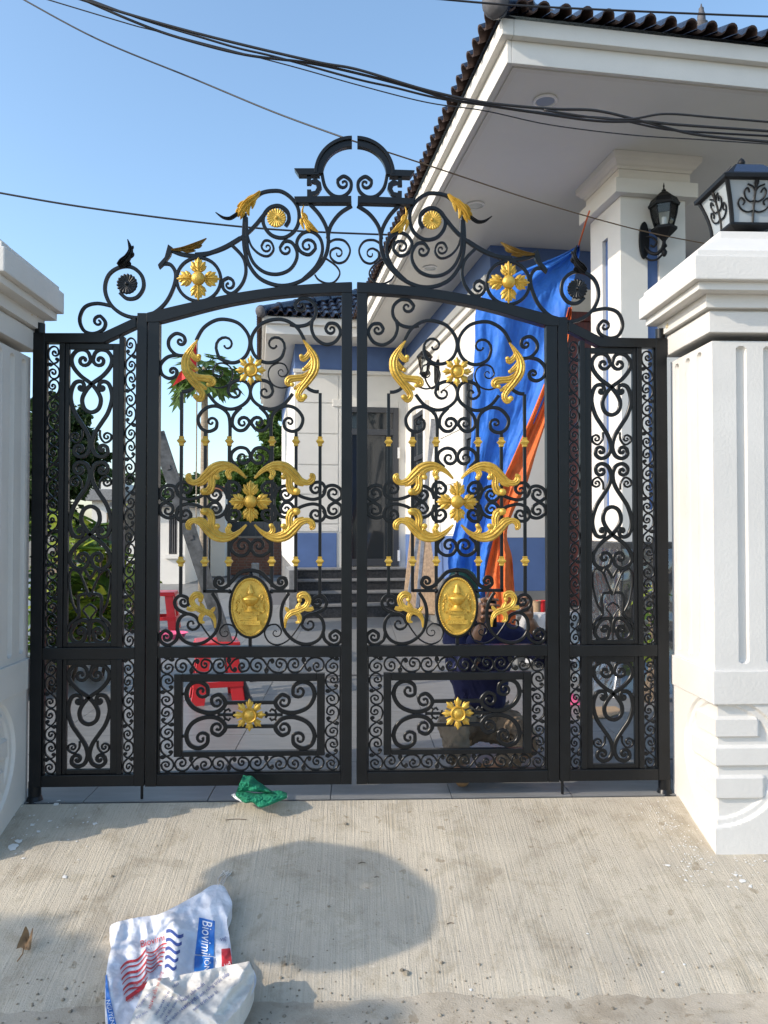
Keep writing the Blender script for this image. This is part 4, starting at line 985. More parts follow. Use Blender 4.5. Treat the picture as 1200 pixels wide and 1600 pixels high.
nt = g_.node_tree; nt.nodes.remove(nt.nodes['Principled BSDF']); tr = nt.nodes.new('ShaderNodeBsdfTransparent'); gl = nt.nodes.new('ShaderNodeBsdfGlossy'); gl.inputs['Roughness'].default_value = .05
tr.inputs['Color'].default_value = (.88,.92,.93,1); fr = nt.nodes.new('ShaderNodeFresnel'); mx = nt.nodes.new('ShaderNodeMixShader'); nt.links.new(fr.outputs[0], mx.inputs[0]); nt.links.new(tr.outputs[0], mx.inputs[1]); nt.links.new(gl.outputs[0], mx.inputs[2]); nt.links.new(mx.outputs[0], nt.nodes['Material Output'].inputs[0])
wall_lantern(1023, 304, 412, CV0, 'black glass wall lantern on the porch column')
# lantern on the white side wall, seen edge on
def side_lantern(px, py, label):
    v, z = hit_u(px, py, UB); k = M['lamp_black']; t = thing('wall_lantern', label, 'lantern', H(UB, v, z)); 
    P = lambda d, y: H(UB-d, v, z+y)
    obj('back_plate', MB().tube([P(.01,-.22), P(.02,-.1), P(.02,.1), P(.01,.2)], [.02,.05,.05,.02], 8), k, t, smooth=True)
    obj('arm', MB().tube(crom([P(.02,-.12), P(.10,-.20), P(.18,-.10), P(.2,.0)], 4), .014, 6), k, t, smooth=True)
    obj('glass', MB().lathe([(.05,0),(.09,.2)], P(.2,.02), 6), M['lamp_glass'], t); obj('base_cup', MB().lathe([(.02,-.06),(.03,-.03),(.08,0),(.06,.02)], P(.2,0), 6), k, t)
    obj('roof', MB().lathe([(.11,.2),(.11,.22),(.05,.29),(.012,.31),(.016,.35),(.002,.39)], P(.2,.02), 8), k, t)
    mb = MB()
    for i in range(6): a = i*PI/3; mb.tube([P(.2,.02)+Vector((.055*math.cos(a),.055*math.sin(a),0)), P(.2,.02)+Vector((.092*math.cos(a),.092*math.sin(a),.2))], .006, 4)
    obj('cage_bar', mb, k, t)
side_lantern(686, 585, 'small black lantern on the white side wall beside the blue tarpaulin')
# ---------------------------------------------------------------- tarpaulin hung from the porch
M['tarp_blue'] = mat('blue_tarpaulin', (.035,.17,.64), .58, 0, .25, 5, .6, 22, spec=.22)
M['tarp_orange'] = mat('orange_tarpaulin', (.68,.15,.04), .6, 0, .25, 5, .6, 22, spec=.22)
def sheet(rows, Y, nu, sub=5, amp=.05, seed=0, fold=6):
    R = crom(rows, sub); n = len(R); mb = MB()
    def fn(a, b):
        q = b*(n-1); i = min(int(q), n-2); f = q-i
        y, xl, xr = [R[i][k]*(1-f)+R[i+1][k]*f for k in range(3)]
        yd = Y + amp*math.sin(a*fold+seed+b*3) + amp*.5*math.sin(a*fold*2.3+b*5+seed*2) + .03*noise.noise((a*5, b*9, seed)) + .05*(b-.5) + .016*abs(noise.noise((a*9+b*7, b*22-a*5, seed+3))) + .010*abs(noise.noise((a*24-b*10, b*40, seed+9)))
        p = at(xl+(xr-xl)*a, y, yd); return tuple(p)
    return mb.grid(nu, 150, fn)
YT = 7.0
tarp = thing('tarpaulin', 'blue and orange tarpaulin hanging from the porch beam', 'tarpaulin', (at(780, 900, YT).x, YT, .3))
obj('blue_side', sheet([(383,904,906),(400,872,905),(430,800,899),(470,748,893),(540,742,876),(620,738,858),(700,735,816),(760,722,794),(820,712,780),(870,700,770),(910,705,764),(935,712,758)], YT, 90, amp=.03, seed=1, fold=9), M['tarp_blue'], tarp, smooth=True)
obj('orange_side', sheet([(480,888,894),(540,872,886),(620,842,866),(700,808,840),(760,782,822),(800,774,802),(836,772,792),(870,764,800),(910,757,803),(960,764,806),(1010,776,804)], YT-.06, 36, amp=.025, seed=4, fold=7), M['tarp_orange'], tarp, smooth=True)
obj('tie_rope', MB().tube([at(904,385,YT), at(916,345,6.6), at(921,330,6.3)], .008, 5), M['tarp_orange'], tarp)
# ================================================================== beyond the gate: yard things and plants
def G(px, py, z=ZY): return atz(px, py, z)
M['plastic_red'] = mat('red_plastic', (.62,.025,.03), .32, 0, .1, 8)
M['plastic_pink'] = mat('pink_plastic', (.75,.12,.25), .4)
M['bark'] = mat('bark', (.16,.12,.085), .9, 0, .5, 8, .4, 40)
def leafmat(name, a, b):
    m = mat(name, a, .45, 0, .3, 3, col2=b, spec=.4)
    n = m.node_tree.nodes; l = m.node_tree.links; bs = n['Principled BSDF']; tl = n.new('ShaderNodeBsdfTranslucent'); mx = n.new('ShaderNodeMixShader'); mx.inputs[0].default_value = .38
    src = bs.inputs['Base Color'].links[0].from_socket; hs_ = n.new('ShaderNodeHueSaturation'); hs_.inputs['Value'].default_value = 1.5; l.new(src, hs_.inputs['Color']); l.new(hs_.outputs[0], tl.inputs[0])
    l.new(bs.outputs[0], mx.inputs[1]); l.new(tl.outputs[0], mx.inputs[2]); l.new(mx.outputs[0], n['Material Output'].inputs[0])
    return m
M['leaf'] = leafmat('green_leaf', (.12,.20,.035), (.055,.105,.022)); M['leaf_dark'] = leafmat('dark_green_leaf', (.050,.088,.024), (.022,.046,.014))
M['leaf_lime'] = leafmat('yellow_green_leaf', (.46,.48,.07), (.22,.32,.05)); M['leaf_mid'] = leafmat('mid_green_leaf', (.10,.17,.045), (.05,.09,.03))
def stool(base, rot, h, w, label, top=None):
    t = thing('stool', label, 'stool', base, 'red plastic stools in the yard'); k = M['plastic_red']
    T = lambda x, y, z: (base[0]+x*math.cos(rot)-y*math.sin(rot), base[1]+x*math.sin(rot)+y*math.cos(rot), base[2]+z)
    wt, wb = w*.82/2, w/2
    mb = MB(); mb.box(-wt, wt, -wt, wt, h-.025, h, T); mb.box(-wt-.008, wt+.008, -wt-.008, wt+.008, h-.05, h-.0255, T)
    s_ = obj('seat', mb, k, t, bevel=.006)
    cs = [(-1,-1),(1,-1),(1,1),(-1,1)]
    for a in cs:
        p0 = Vector(T(a[0]*wb, a[1]*wb, 0)); p1 = Vector(T(a[0]*(wt-.02), a[1]*(wt-.02), h-.045)); lw = w*.24
        d1 = Vector(T(1,0,0))-Vector(T(0,0,0)); d2 = Vector(T(0,1,0))-Vector(T(0,0,0)); mb = MB()
        for d, s in ((d1, -a[0]), (d2, -a[1])):         # L-shaped leg
            n = d2*-a[1] if d == d1 else d1*-a[0]
            mb.add([p0, p0+d*s*lw, p1+d*s*lw, p1, p0+n*.006, p0+n*.006+d*s*lw, p1+n*.006+d*s*lw, p1+n*.006], [(0,1,2,3),(7,6,5,4),(0,4,5,1),(1,5,6,2),(2,6,7,3),(3,7,4,0)])
        obj('leg', mb, k, t)
    for i in range(4):
        a, b = cs[i], cs[(i+1)%4]; q = .32; r = wb+(wt-wb)*q-.004
        obj('stretcher', MB().bar(T(a[0]*r, a[1]*r, h*q), T(b[0]*r, b[1]*r, h*q), .008, .045, (0,0,1)), k, t, bevel=.002)
    return t
b1 = G(334, 1098); stool((b1.x, b1.y+.12, ZY), .25, .46, .40, 'red plastic stool standing closest behind the gate, under the ladder')
b2 = G(262, 985); stool((b2.x-.1, b2.y+.1, ZY), .1, .50, .44, 'red plastic stool further back, behind the left stile of the main gate')
p = G(266, 995); obj_ = obj('plastic_basin', MB().lathe([(.14,0),(.17,.06),(.185,.065),(.16,.055),(.13,.012),(.01,.01)], (p.x, p.y-.1, ZY), 20, sx=1.3), M['plastic_pink'], smooth=40); tag(obj_, 'shallow pink plastic basin on the tiles beside the red stool', 'basin')
# A-frame ladder
def ladder():
    t = thing('ladder', 'scuffed aluminium step ladder standing open behind the left gate leaf', 'ladder', G(300, 1095))
    top = at(246, 676, 5.95); tb = at(243, 690, 6.25)
    fr = G(383, 1096); bk = G(128, 1028)
    def leg(a, b, wide, m, off):
        d = (b-a).normalized(); mb = MB(); mb.bar(a, b, wide, .028, (0,1,0)); o = obj('rail', mb, m, t, bevel=.003)
        for q in (.13, .39, .70, .93):
            c_ = a+(b-a)*q; n = Vector((0,-1,0)); u = n.cross(d).normalized()
            obj('rung_socket', MB().bar(c_+Vector((0,-.018,0))-d*.016, c_+Vector((0,-.018,0))+d*.016, .006, .032, (1,0,0)), M['grout'], o)
        obj('rubber_foot', MB().bar(b-d*.02, b+d*.05, wide+.008, .036, (0,1,0)), M['grout'], o)
        return o
    rails = []
    dw = Vector((-.085, .40, 0))
    for q in (0, 1):
        rails.append(leg(top+dw*q, fr+dw*q, .105, M['ladder_dark'], 0)); rails.append(leg(tb+dw*q, bk+dw*q*1.3, .105, M['ladder_dark'], 0))
    for a, b in ((top, fr), (tb, bk)):
        for q in (.13, .39, .70, .93):
            c_ = a+(b-a)*q; obj('rung', MB().bar(c_+Vector((0,.01,0)), c_+dw*(1+.3*q), .03, .03), M['steel'], t, bevel=.004)
    obj('hinge_plate', MB().bar(top+Vector((0,-.03,.03)), tb+Vector((0,-.03,-.05)), .02, .10), M['ladder_dark'], t, bevel=.004)
ladder()
# distant walls -------------------------------------------------------
def at_s(px, py, Y): p = at(px, py, Y); return p
YBW = 22.0
bw = thing('brick_wall', 'low red brick wall at the far end of the yard', 'wall', (at(370, 890, YBW).x, YBW, ZY))
bx0, bx1 = at(292, 880, YBW).x, at(447, 880, YBW).x; bz1 = at(370, 841, YBW).z
M['mortar'] = mat('mortar', (.22,.19,.16), .95); M['brick'] = mat('brick', (.30,.135,.085), .9, 0, .5, 9, .3, 60, col2=(.17,.08,.055))
obj('core', MB().box(bx0, bx1, YBW+.012, YBW+.2, ZY, bz1), M['mortar'], bw)
nr = 13; bh = (bz1-ZY)/nr; nb = 12; bl = (bx1-bx0)/nb
BRK = mesh('brick', MB().box(-bl/2+.008, bl/2-.008, 0, .06, .006, bh-.006), M['brick'], bevel=.004)
for r in range(nr):
    for i in range(nb):
        o = link('brick', BRK, bw, (bx0+bl*(i+.5)+(bl*.22 if r % 2 else -.22*bl*0), YBW+random.uniform(-.008,.004), ZY+bh*r))
obj('coping', MB().box(bx0, bx1+.1, YBW-.03, YBW+.22, bz1+.002, bz1+.06), M['mortar'], bw)
fn_ = thing('metal_fence', 'dark sheet metal fence behind the brick wall', 'fence', (at(400, 830, 23).x, 23, ZY))
for i in range(8):
    a, b = at(352+12*i, 815, 23), at(363.6+12*i, 840, 23); obj('fence_panel', MB().box(a.x, b.x, 23, 23.03+.02*(i%2), ZY, a.z), M['alu_grey'], fn_)
gp = thing('garden_pillar', 'white boundary pillar with a red tiled cap by the brick wall', 'pillar', (at(341, 850, 21.5).x, 21.5, ZY))
a, b = at(330, 768, 21.5), at(353, 840, 21.5); obj('shaft', MB().box(a.x, b.x, 21.4, 21.8, ZY, a.z), M['white'], gp, bevel=.01)
obj('cap', MB().box(a.x-.06, b.x+.06, 21.34, 21.86, a.z+.001, a.z+.14), M['brick'], gp, bevel=.02)
YNW = 18.5
nw = thing('neighbour_house', 'white rendered house wall with a dark barred window behind the ladder', 'house', (at(240, 900, YNW).x, YNW, ZY))
a, b = at(196, 792, YNW), at(289, 905, YNW)
w0, w1 = at(264, 803, YNW), at(277, 866, YNW)
obj('wall', MB().box(a.x, w0.x, YNW, YNW+.25, ZY, a.z).box(w1.x, b.x, YNW, YNW+.25, ZY, a.z).box(w0.x, w1.x, YNW, YNW+.25, ZY, w1.z).box(w0.x, w1.x, YNW, YNW+.25, w0.z, a.z), M['white'], nw)
obj('side_wall', MB().box(b.x-.25, b.x, YNW+.251, YNW+5, ZY, a.z), M['white'], nw)
wf = obj('window', MB().box(w0.x+.001, w1.x-.001, YNW+.08, YNW+.12, w1.z+.001, w0.z-.001), M['alu_grey'], nw); obj('pane', MB().box(w0.x+.04, w1.x-.04, YNW+.07, YNW+.079, w1.z+.05, w0.z-.05), M['glass_dark'], wf)
mb = MB()
for i in range(4): x = w0.x+(w1.x-w0.x)*(i+.5)/4; mb.box(x-.012, x+.012, YNW+.02, YNW+.04, w1.z, w0.z)
obj('window_bars', mb, M['grout'], wf); obj('sill', MB().box(w0.x-.08, w1.x+.08, YNW-.08, YNW-.001, w1.z-.1, w1.z-.002), M['white'], nw)
obj('roof', MB().box(a.x-.3, b.x+.25, YNW-.25, YNW+5.2, a.z+.001, a.z+.10), M['ladder_dark'], nw)
# far white roof seen through the left side leaf
fr_ = thing('far_building', 'white flat-roofed building far beyond the leafy shrub', 'building', (at(155, 800, 34).x, 34, ZY))
a, b = at(128, 764, 34), at(196, 860, 34); obj('wall', MB().box(a.x+.3, b.x-.3, 34.4, 40, ZY, a.z-.5), M['white'], fr_); obj('roof', MB().box(a.x, b.x, 34, 40.4, a.z-.499, a.z), M['stone_edge'], fr_, bevel=.03)
obj('parapet', MB().box(a.x+.6, b.x-.6, 34.6, 39, a.z+.001, a.z+.35), M['white'], fr_)
mb = MB()
for i in range(4): x = a.x+.8+i*.95; mb.box(x, x+.5, 34.36, 34.399, .5, 1.5)
obj('window', mb, M['glass_dark'], fr_)
# plain grey post and gravel heap
p = G(398, 905); o = obj('grey_post', MB().box(p.x-.09, p.x+.09, p.y, p.y+.18, ZY, ZY+.42), M['stone_edge'], bevel=.02); tag(o, 'stubby grey concrete post standing in front of the brick wall', 'post')
M['rubble'] = mat('rubble', (.22,.15,.09), .95, 0, .6, 14, .5, 40)
p = G(436, 897); mb = MB()
def heap(a, b):
    t_ = a*2*PI; r = .75*b; x = p.x+r*math.cos(t_)*.8; y = p.y+.8+r*math.sin(t_); h = .85*(1-b)**1.1*(1+.25*noise.noise((x*3,y*3,1)))+.09*noise.noise((x*9,y*9,2))*(1-b)
    return (x, y, ZY+max(-.01, h))
mb.grid(40, 20, heap); rnd = random.Random(4)
for i in range(260):
    q = Vector(heap(rnd.random(), rnd.random()**.6)); s = rnd.uniform(.02,.06); mb.lathe([(.001,-s*.5),(s,-.1*s),(s*.8,.4*s),(.001,.6*s)], q, 5, a0=rnd.random()*6)
o = obj('rubble_heap', mb, M['rubble']); tag(o, 'brown rubble heap beside the house corner', 'rubble heap'); 
# trees ---------------------------------------------------------------
def leaves(mb, rnd, c, R, n, size, shape=.45, down=.3):
    for i in range(n):
        while True:
            d = Vector((rnd.uniform(-1,1), rnd.uniform(-1,1), rnd.uniform(-1,1)))
            if .25 < d.length < 1: break
        d *= 1/(d.length**.45) if d.length > .3 else 1
        p_ = Vector(c)+Vector((d.x*R[0], d.y*R[1], d.z*R[2])); s = size*rnd.uniform(.6,1.3)
        ax = Vector((rnd.uniform(-1,1), rnd.uniform(-1,1), rnd.uniform(-.9,.5)-down)).normalized(); sd = ax.cross(Vector((rnd.uniform(-1,1), rnd.uniform(-1,1), 1))).normalized()*s*shape
        up_ = sd.cross(ax).normalized()*s*.12
        mb.add([p_, p_+ax*s*.5+sd+up_, p_+ax*s, p_+ax*s*.5-sd+up_, p_+ax*s*.5-up_], [(0,1,4),(1,2,4),(2,3,4),(3,0,4)])
def tree(label, base, h, clumps, m, lsize, n, tr=.12, group=None, lean=(0,0), name='tree', shape=.4, seed=1):
    rnd = random.Random(seed); b = Vector(base); t = thing(name, label, 'tree', b, group)
    topz = h; mb = MB()
    pts = [b+Vector((lean[0]*q+.05*math.sin(q*5+seed), lean[1]*q, h*q)) for q in [i/7 for i in range(8)]]
    mb.tube(pts, [tr*(1.25-.75*i/7) for i in range(8)], 8)
    for c, R, k in clumps:
        c_ = b+Vector(c); j = pts[min(7, max(2, int(7*min(1, (c[2]-.5*R[2])/h))))]
        mb.tube(crom([j, (j+c_)/2+Vector((0,0,.1)), c_], 3), [tr*.45*(1-.8*i/6) for i in range(7)], 5)
    obj('trunk', mb, M['bark'], t, smooth=True)
    mb = MB()
    for c, R, k in clumps:
        N = int(n*k); sub = max(3, N//60)
        for q in range(sub):                         # leaves gather in twigs, so the crown keeps gaps
            d = Vector((rnd.gauss(0,.55), rnd.gauss(0,.55), rnd.gauss(0,.55)))
            if d.length > 1.1: d *= 1.1/d.length
            cc = b+Vector(c)+Vector((d.x*R[0], d.y*R[1], d.z*R[2])); leaves(mb, rnd, cc, (R[0]*.28, R[1]*.28, R[2]*.26), N//sub, lsize, shape)
    obj('crown', mb, m, t)
    return t
def PXT(px, py, Y): return at(px, py, Y)
# papaya behind the left leaf: bare pole of a trunk, leaves only at the head
def papaya():
    Y = 16.0; top = at(320, 592, Y); ba = at(317, 880, Y); b = Vector((ba.x, Y, ZY)); rnd = random.Random(8)
    t = thing('papaya_tree', 'slim papaya tree with a bare pale trunk and a tuft of leaves', 'tree', b)
    M['pale_bark'] = mat('pale_papaya_bark', (.30,.25,.19), .9, 0, .3, 9, .3, 30, stretch=(1,1,4))
    obj('trunk', MB().tube([b, b+Vector((.02,0,1.5)), Vector((top.x, Y, top.z-.9)), Vector((top.x, Y, top.z+.25))], [.095,.085,.075,.05], 10), M['pale_bark'], t, smooth=True)
    c = Vector((top.x, Y, top.z+.1))
    for i in range(46):
        a = i*2.4+rnd.uniform(-.3,.3); up_ = rnd.uniform(-.65, .75); L = rnd.uniform(.30,.72)
        d = Vector((math.cos(a), math.sin(a), up_)).normalized(); e = c+d*L+Vector((0,0,-.12*L)); mb = MB()
        mb.tube(crom([c, c+d*L*.5+Vector((0,0,.05)), e], 3), .011, 4)
        st = obj('leaf_stalk', mb, M['leaf_mid'], t)
        mb = MB(); rt = d.cross(Vector((0,0,1))).normalized(); hang = (d*.75+Vector((0,0,-.65))).normalized(); s = rnd.uniform(.28,.42)
        for k in range(7):                           # deeply cut, seven-lobed leaf
            f = (k-3)/3; q = (hang*math.cos(f*1.9)+rt*math.sin(f*1.9)).normalized(); w_ = q.cross(hang.cross(rt)).normalized()
            ln = s*(1-.35*abs(f)); m1 = e+q*ln*.55
            mb.add([e, m1+w_*s*.17, e+q*ln, m1-w_*s*.17, m1+hang.cross(rt)*.02], [(0,1,4),(1,2,4),(2,3,4),(3,0,4)])
        obj('leaf', mb, M['leaf'] if rnd.random() < .75 else M['leaf_mid'], st)
papaya()
Yt = 25.0
def clump(px, py, rx, ry, Y, base, k=1, dz=1.0):
    p_ = at(px, py, Y); sc = Y/FPX; return ((p_.x-base[0], random.uniform(-.3,.3), p_.z-base[2]), (rx*sc, rx*sc*dz, ry*sc), k)
def btree(label, px, Y, spec, m, lsize, n, tr, name='tree', group='trees beyond the yard', seed=1, shape=.4, top=None):
    b = at(px, 880, Y); b = (b.x, Y, ZY); cl = [clump(x, y, rx, ry, Y, b, k) for x, y, rx, ry, k in spec]
    h = max(c[0][2] for c in cl)*.95
    return tree(label, b, h, cl, m, lsize, n, tr, group, name=name, seed=seed, shape=shape)
btree('tall narrow green tree against the corner of the white house', 428, 24, [(430,630,12,22,.7),(420,668,14,18,.7),(436,690,20,26,1.1),(424,726,24,26,1.1)], M['leaf'], .17, 1500, .10, seed=2)
btree('broad bushy tree above the brick wall', 395, 26, [(400,745,34,30,1.6),(372,775,30,34,1.5),(420,780,36,36,1.6),(390,806,44,28,1.3)], M['leaf'], .17, 1700, .12, seed=3)
btree('feathery distant tree left of the papaya trunk', 282, 40, [(262,738,20,10,.7),(296,752,24,14,.9),(275,770,34,18,1.1),(310,775,20,18,.7)], M['leaf_mid'], .26, 800, .12, seed=4)
btree('low tree right of the papaya trunk', 352, 33, [(345,742,20,12,.7),(362,760,22,18,.9),(336,768,18,20,.9)], M['leaf_mid'], .2, 800, .10, seed=5)
btree('dark dense tree behind the left side leaf', 92, 9.5, [(80,690,36,50,1.6),(108,672,30,36,1.2),(98,735,46,40,1.6),(135,722,22,26,.7),(78,790,40,50,1.4),(70,640,26,30,.9)], M['leaf_dark'], .085, 3200, .11, name='tree', group=None, seed=6)
btree('far treeline tree seen low between the gate bars', 170, 55, [(150,745,16,22,1),(178,752,18,16,1),(205,760,22,14,1)], M['leaf_dark'], .4, 260, .15, seed=7)
# leafy shrubs behind the left side leaf: every large leaf is a part
def shrub(label, px, py, Y, n, L, spread, h, m1, m2, seed, group='leafy shrubs behind the left side leaf'):
    rnd = random.Random(seed); b = at(px, py, Y); b = Vector((b.x, Y, ZY)); t = thing('shrub', label, 'shrub', b, group)
    shared = {}
    for m in (m1, m2):
        mb = MB(); q = 8; vs = []
        for i in range(q+1):
            f = i/q; w_ = .17*math.sin(PI*min(1, f*1.02))**.75; z = -.28*f*f
            vs += [(f, -w_, z+.05*abs(1)), (f, 0, z), (f, w_, z+.05)]
        mb.add(vs, [(i*3+j, i*3+j+1, (i+1)*3+j+1, (i+1)*3+j) for i in range(q) for j in range(2)]); shared[m] = mesh('leaf', mb, m, smooth=True, fixn=False)
    stems = []
    for s in range(6):
        a = rnd.random()*2*PI; e = b+Vector((math.cos(a)*spread*.6*rnd.random(), math.sin(a)*spread*.4*rnd.random(), h*rnd.uniform(.6,1)))
        st = obj('stem', MB().tube(crom([b+Vector((rnd.uniform(-.05,.05),rnd.uniform(-.05,.05),0)), (b+e)/2+Vector((.04,0,0)), e], 4), [.018*(1-.06*i) for i in range(9)], 6), M['bark'], t, smooth=True); stems.append((st, e))
    for i in range(n):
        st, e = stems[i % 6]; f = rnd.uniform(.35, 1.02); p_ = b.lerp(e, f); a = rnd.random()*2*PI; o = link('leaf', shared[m1 if rnd.random() < .6 else m2], t, p_)
        o.rotation_euler = (rnd.uniform(-.4,.4), rnd.uniform(-.95,.35), a); s = L*rnd.uniform(.65,1.15); o.scale = (s, s, s)
    return t
shrub('tall yellow-green shrub with long leaves behind the left side leaf', 150, 900, 7.0, 110, .42, .50, 1.60, M['leaf_lime'], M['leaf'], 11)
shrub('shorter dark green shrub left of the yellow-green one', 100, 920, 6.6, 80, .36, .5, 1.25, M['leaf_lime'], M['leaf'], 12)
shrub('small deep green shrub half hidden by the left hinge post', 72, 930, 6.3, 80, .28, .4, 1.2, M['leaf_dark'], M['leaf'], 13)
shrub('low leafy shrub growing at the foot of the neighbour house', 205, 900, 11, 40, .34, .4, .9, M['leaf'], M['leaf_mid'], 15)
shrub('green potted shrub beside the granite column base', 1012, 960, 5.85, 26, .17, .16, .95, M['leaf'], M['leaf_lime'], 14, None)
# raised planter
pl = G(95, 1000); o = obj('planter', MB().box(at(40,980,7.3).x, at(118,980,7.3).x, 6.0, 7.4, ZY, ZY+.30), M['stone_edge'], bevel=.02); tag(o, 'grey rendered planter kerb under the shrubs at left', 'planter')
p = G(166, 985); o = obj('clay_pot', MB().lathe([(.13,0),(.19,.26),(.215,.27),(.215,.32),(.18,.32),(.16,.26),(.01,.24)], (p.x, p.y, ZY), 18), M['brick'], smooth=40); tag(o, 'terracotta pot on the tiles behind the left side leaf', 'pot')
# flag on a slanting pole
fl = thing('flag', 'red flag hanging from a thin pole in front of the papaya leaves', 'flag', (at(305, 640, 14).x, 14, at(305, 640, 14).z))
M['flag_red'] = mat('red_flag_cloth', (.72,.02,.02), .6)
obj('pole', MB().tube([at(306, 880, 14), at(308, 528, 14)], .014, 6), M['pale_bark'], fl)
mb = MB(); mb.grid(14, 12, lambda a, b: tuple(at(307-a*(8+30*b)*(1-.0*b), 530+b*50+a*(22+b*(2)), 14+.06*math.sin(a*7+b*3)))); obj('cloth', mb, M['flag_red'], fl, smooth=True)
# clutter near the veranda
M['wood'] = mat('raw_timber', (.42,.29,.18), .7, 0, .35, 5, .1, 40, stretch=(8,8,.7))
pk = thing('timber_planks', 'raw timber planks leaning in the corner by the entrance', 'planks', at(655, 960, 10))
for i, (xa, xb, yt, yb) in enumerate(((652,640,832,955),(668,668,838,960),(684,694,846,965))):
    a, b = at(xa, yt, 11.0), at(xb, yb, 10.3); obj('plank', MB().bar(b, a, .20, .035, (0,1,0)), M['wood'], pk, bevel=.004)
tb = thing('metal_tubes', 'long aluminium tubes leaning against the white side wall', 'tubes', at(650, 960, 10))
for xa, xb, yt in ((684,636,640),(676,652,655)):
    a, b = at(xa, yt, 10.6), at(xb, 950, 9.9); obj('tube', MB().bar(b, a, .045, .045, (0,1,0)), M['steel'], tb, bevel=.004)
M['sheet_white'] = mat('white_plastic_sheet', (.62,.62,.62), .3, 0, .1, 3, .3, 18)
v0 = VB-.78
mb = MB(); ua, ub_ = hit_v(812, 960, v0)[0], hit_v(905, 960, v0)[0]
mb.grid(40, 24, lambda a, b: tuple(H(ua+(ub_-ua)*a+.04*math.sin(b*9), v0-.03-.02*math.sin(a*17)-(.25*max(0,b-.75) if b > .75 else 0)+(.5*max(0,.3-b)), .435-.0*b - max(0, b-.3)*.62 + .012*noise.noise((a*9,b*9,1)) + (.012 if b < .3 else 0)))); o = obj('plastic_sheet', mb, M['sheet_white'], smooth=True); tag(o, 'crumpled white plastic sheet draped over the veranda edge', 'sheet')
# clear wrap bunched round the column base
cw = bpy.data.materials.new('clear_plastic_film'); cw.use_nodes = True; M['film'] = cw
nt = cw.node_tree; nt.nodes.remove(nt.nodes['Principled BSDF']); tr = nt.nodes.new('ShaderNodeBsdfTransparent'); gl = nt.nodes.new('ShaderNodeBsdfGlossy'); gl.inputs['Roughness'].default_value = .12; gl.inputs['Color'].default_value = (.8,.82,.85,1)
mx = nt.nodes.new('ShaderNodeMixShader'); mx.inputs[0].default_value = .16; nt.links.new(tr.outputs[0], mx.inputs[1]); nt.links.new(gl.outputs[0], mx.inputs[2]); nt.links.new(mx.outputs[0], nt.nodes['Material Output'].inputs[0])
mb = MB()
def film(a, b):
    t_ = a*2*PI; w_ = CW/2+.05; cx_, cy_ = CU0+CW/2, CV0+CW/2; s = max(abs(math.cos(t_)), abs(math.sin(t_))); r = w_/s
    n_ = .035*noise.noise((math.cos(t_)*4, math.sin(t_)*4, b*5)) + .022*abs(noise.noise((math.cos(t_)*11, math.sin(t_)*11, b*9))) + .03
    flare_ = .12*max(0, .25-b)/.25
    return tuple(H(cx_+math.cos(t_)*(r+n_+flare_), cy_+math.sin(t_)*(r+n_+flare_), ZY+.004+b*1.16))
mb.grid(110, 60, film); obj('plastic_wrap', mb, M['film'], col, smooth=True)
M['card'] = mat('cardboard', (.36,.25,.15), .85, 0, .2, 5)
q = [G(908,1107), G(962,1106), G(975,1114), G(948,1123), G(905,1124)]
o = obj('cardboard_sheet', MB().poly([(p_.x, p_.y, ZY+.004) for p_ in q], (0,0,.008)), M['card']); tag(o, 'flat brown cardboard sheet on the yard tiles', 'cardboard')
p = G(893, 1100); mb = MB()
mb.grid(14, 10, lambda a, b: (p.x-.07+.14*a, p.y-.05+.12*b, ZY+.004+.075*math.sin(PI*a)*math.sin(PI*b)*(1+.4*noise.noise((a*6,b*6,3))))); o = obj('rag', mb, M['plastic_pink'], smooth=True); tag(o, 'crumpled pink rag on the tiles beside the narrow right leaf', 'rag')
# paint pots on the veranda edge
for i, (px, m_, lab) in enumerate(((838,'wood','small ochre tin on the veranda behind the kneeling person'), (846,'plastic_red','small red tin on the veranda beside the ochre tin'))):
    u_, z_ = hit_v(px, 935, v0+.3); b_ = H(u_, v0+.3, .422); o = obj('paint_tin', MB().lathe([(.05,0),(.05,.11),(.055,.112),(.055,.122),(.045,.122),(.044,.10),(.005,.10)], b_, 16), M[m_], smooth=40); tag(o, lab, 'tin')
# loose cable on the yard tiles
o = obj('cable', MB().tube(crom([G(390,1066), G(440,1060), G(500,1064), G(524,1068), G(530,1062), G(508,1058), G(560,1056), G(640,1058)], 6), .007, 5), M['grout'], smooth=True); 
for v_ in o.data.vertices: v_.co.z += .008
tag(o, 'thin black cable lying across the yard tiles', 'cable')
# ================================================================== overhead cables
M['cable'] = mat('black_cable', (.015,.015,.017), .55); M['rope'] = mat('brown_rope', (.16,.10,.055), .8)
def wire(pts, r, m, label, cat='cable', group=None, k=8):
    o = obj('overhead_cable' if cat == 'cable' else 'rope', MB().tube(crom([at(*p_) for p_ in pts], k), r, 6), m, smooth=True); return tag(o, label, cat, group)
GC = 'cables strung over the gate'
Yc = 4.2
def bundle(L, r, lab): wire([(x, y, Yc+o) for x, y, o in L], r, M['cable'], lab, group=GC)
bundle([(105,-8,0),(200,22,0),(300,50,0),(400,75,0),(500,98,0),(560,109,0),(667,141,0),(757,160,0),(859,170,0),(933,173,0),(1013,192,0),(1093,211,0),(1230,224,0)], .0075, 'thick black cable at the top of the overhead bundle')
bundle([(118,-6,.03),(210,34,.03),(280,59,.03),(380,85,.03),(480,98,.02),(560,115,.02),(640,136,.02),(704,155,.02),(763,165,.02),(837,176,.02),(933,189,.01),(1008,190,.0),(1061,195,-.02),(1230,207,-.02)], .0072, 'black cable twisting below the top one in the bundle')
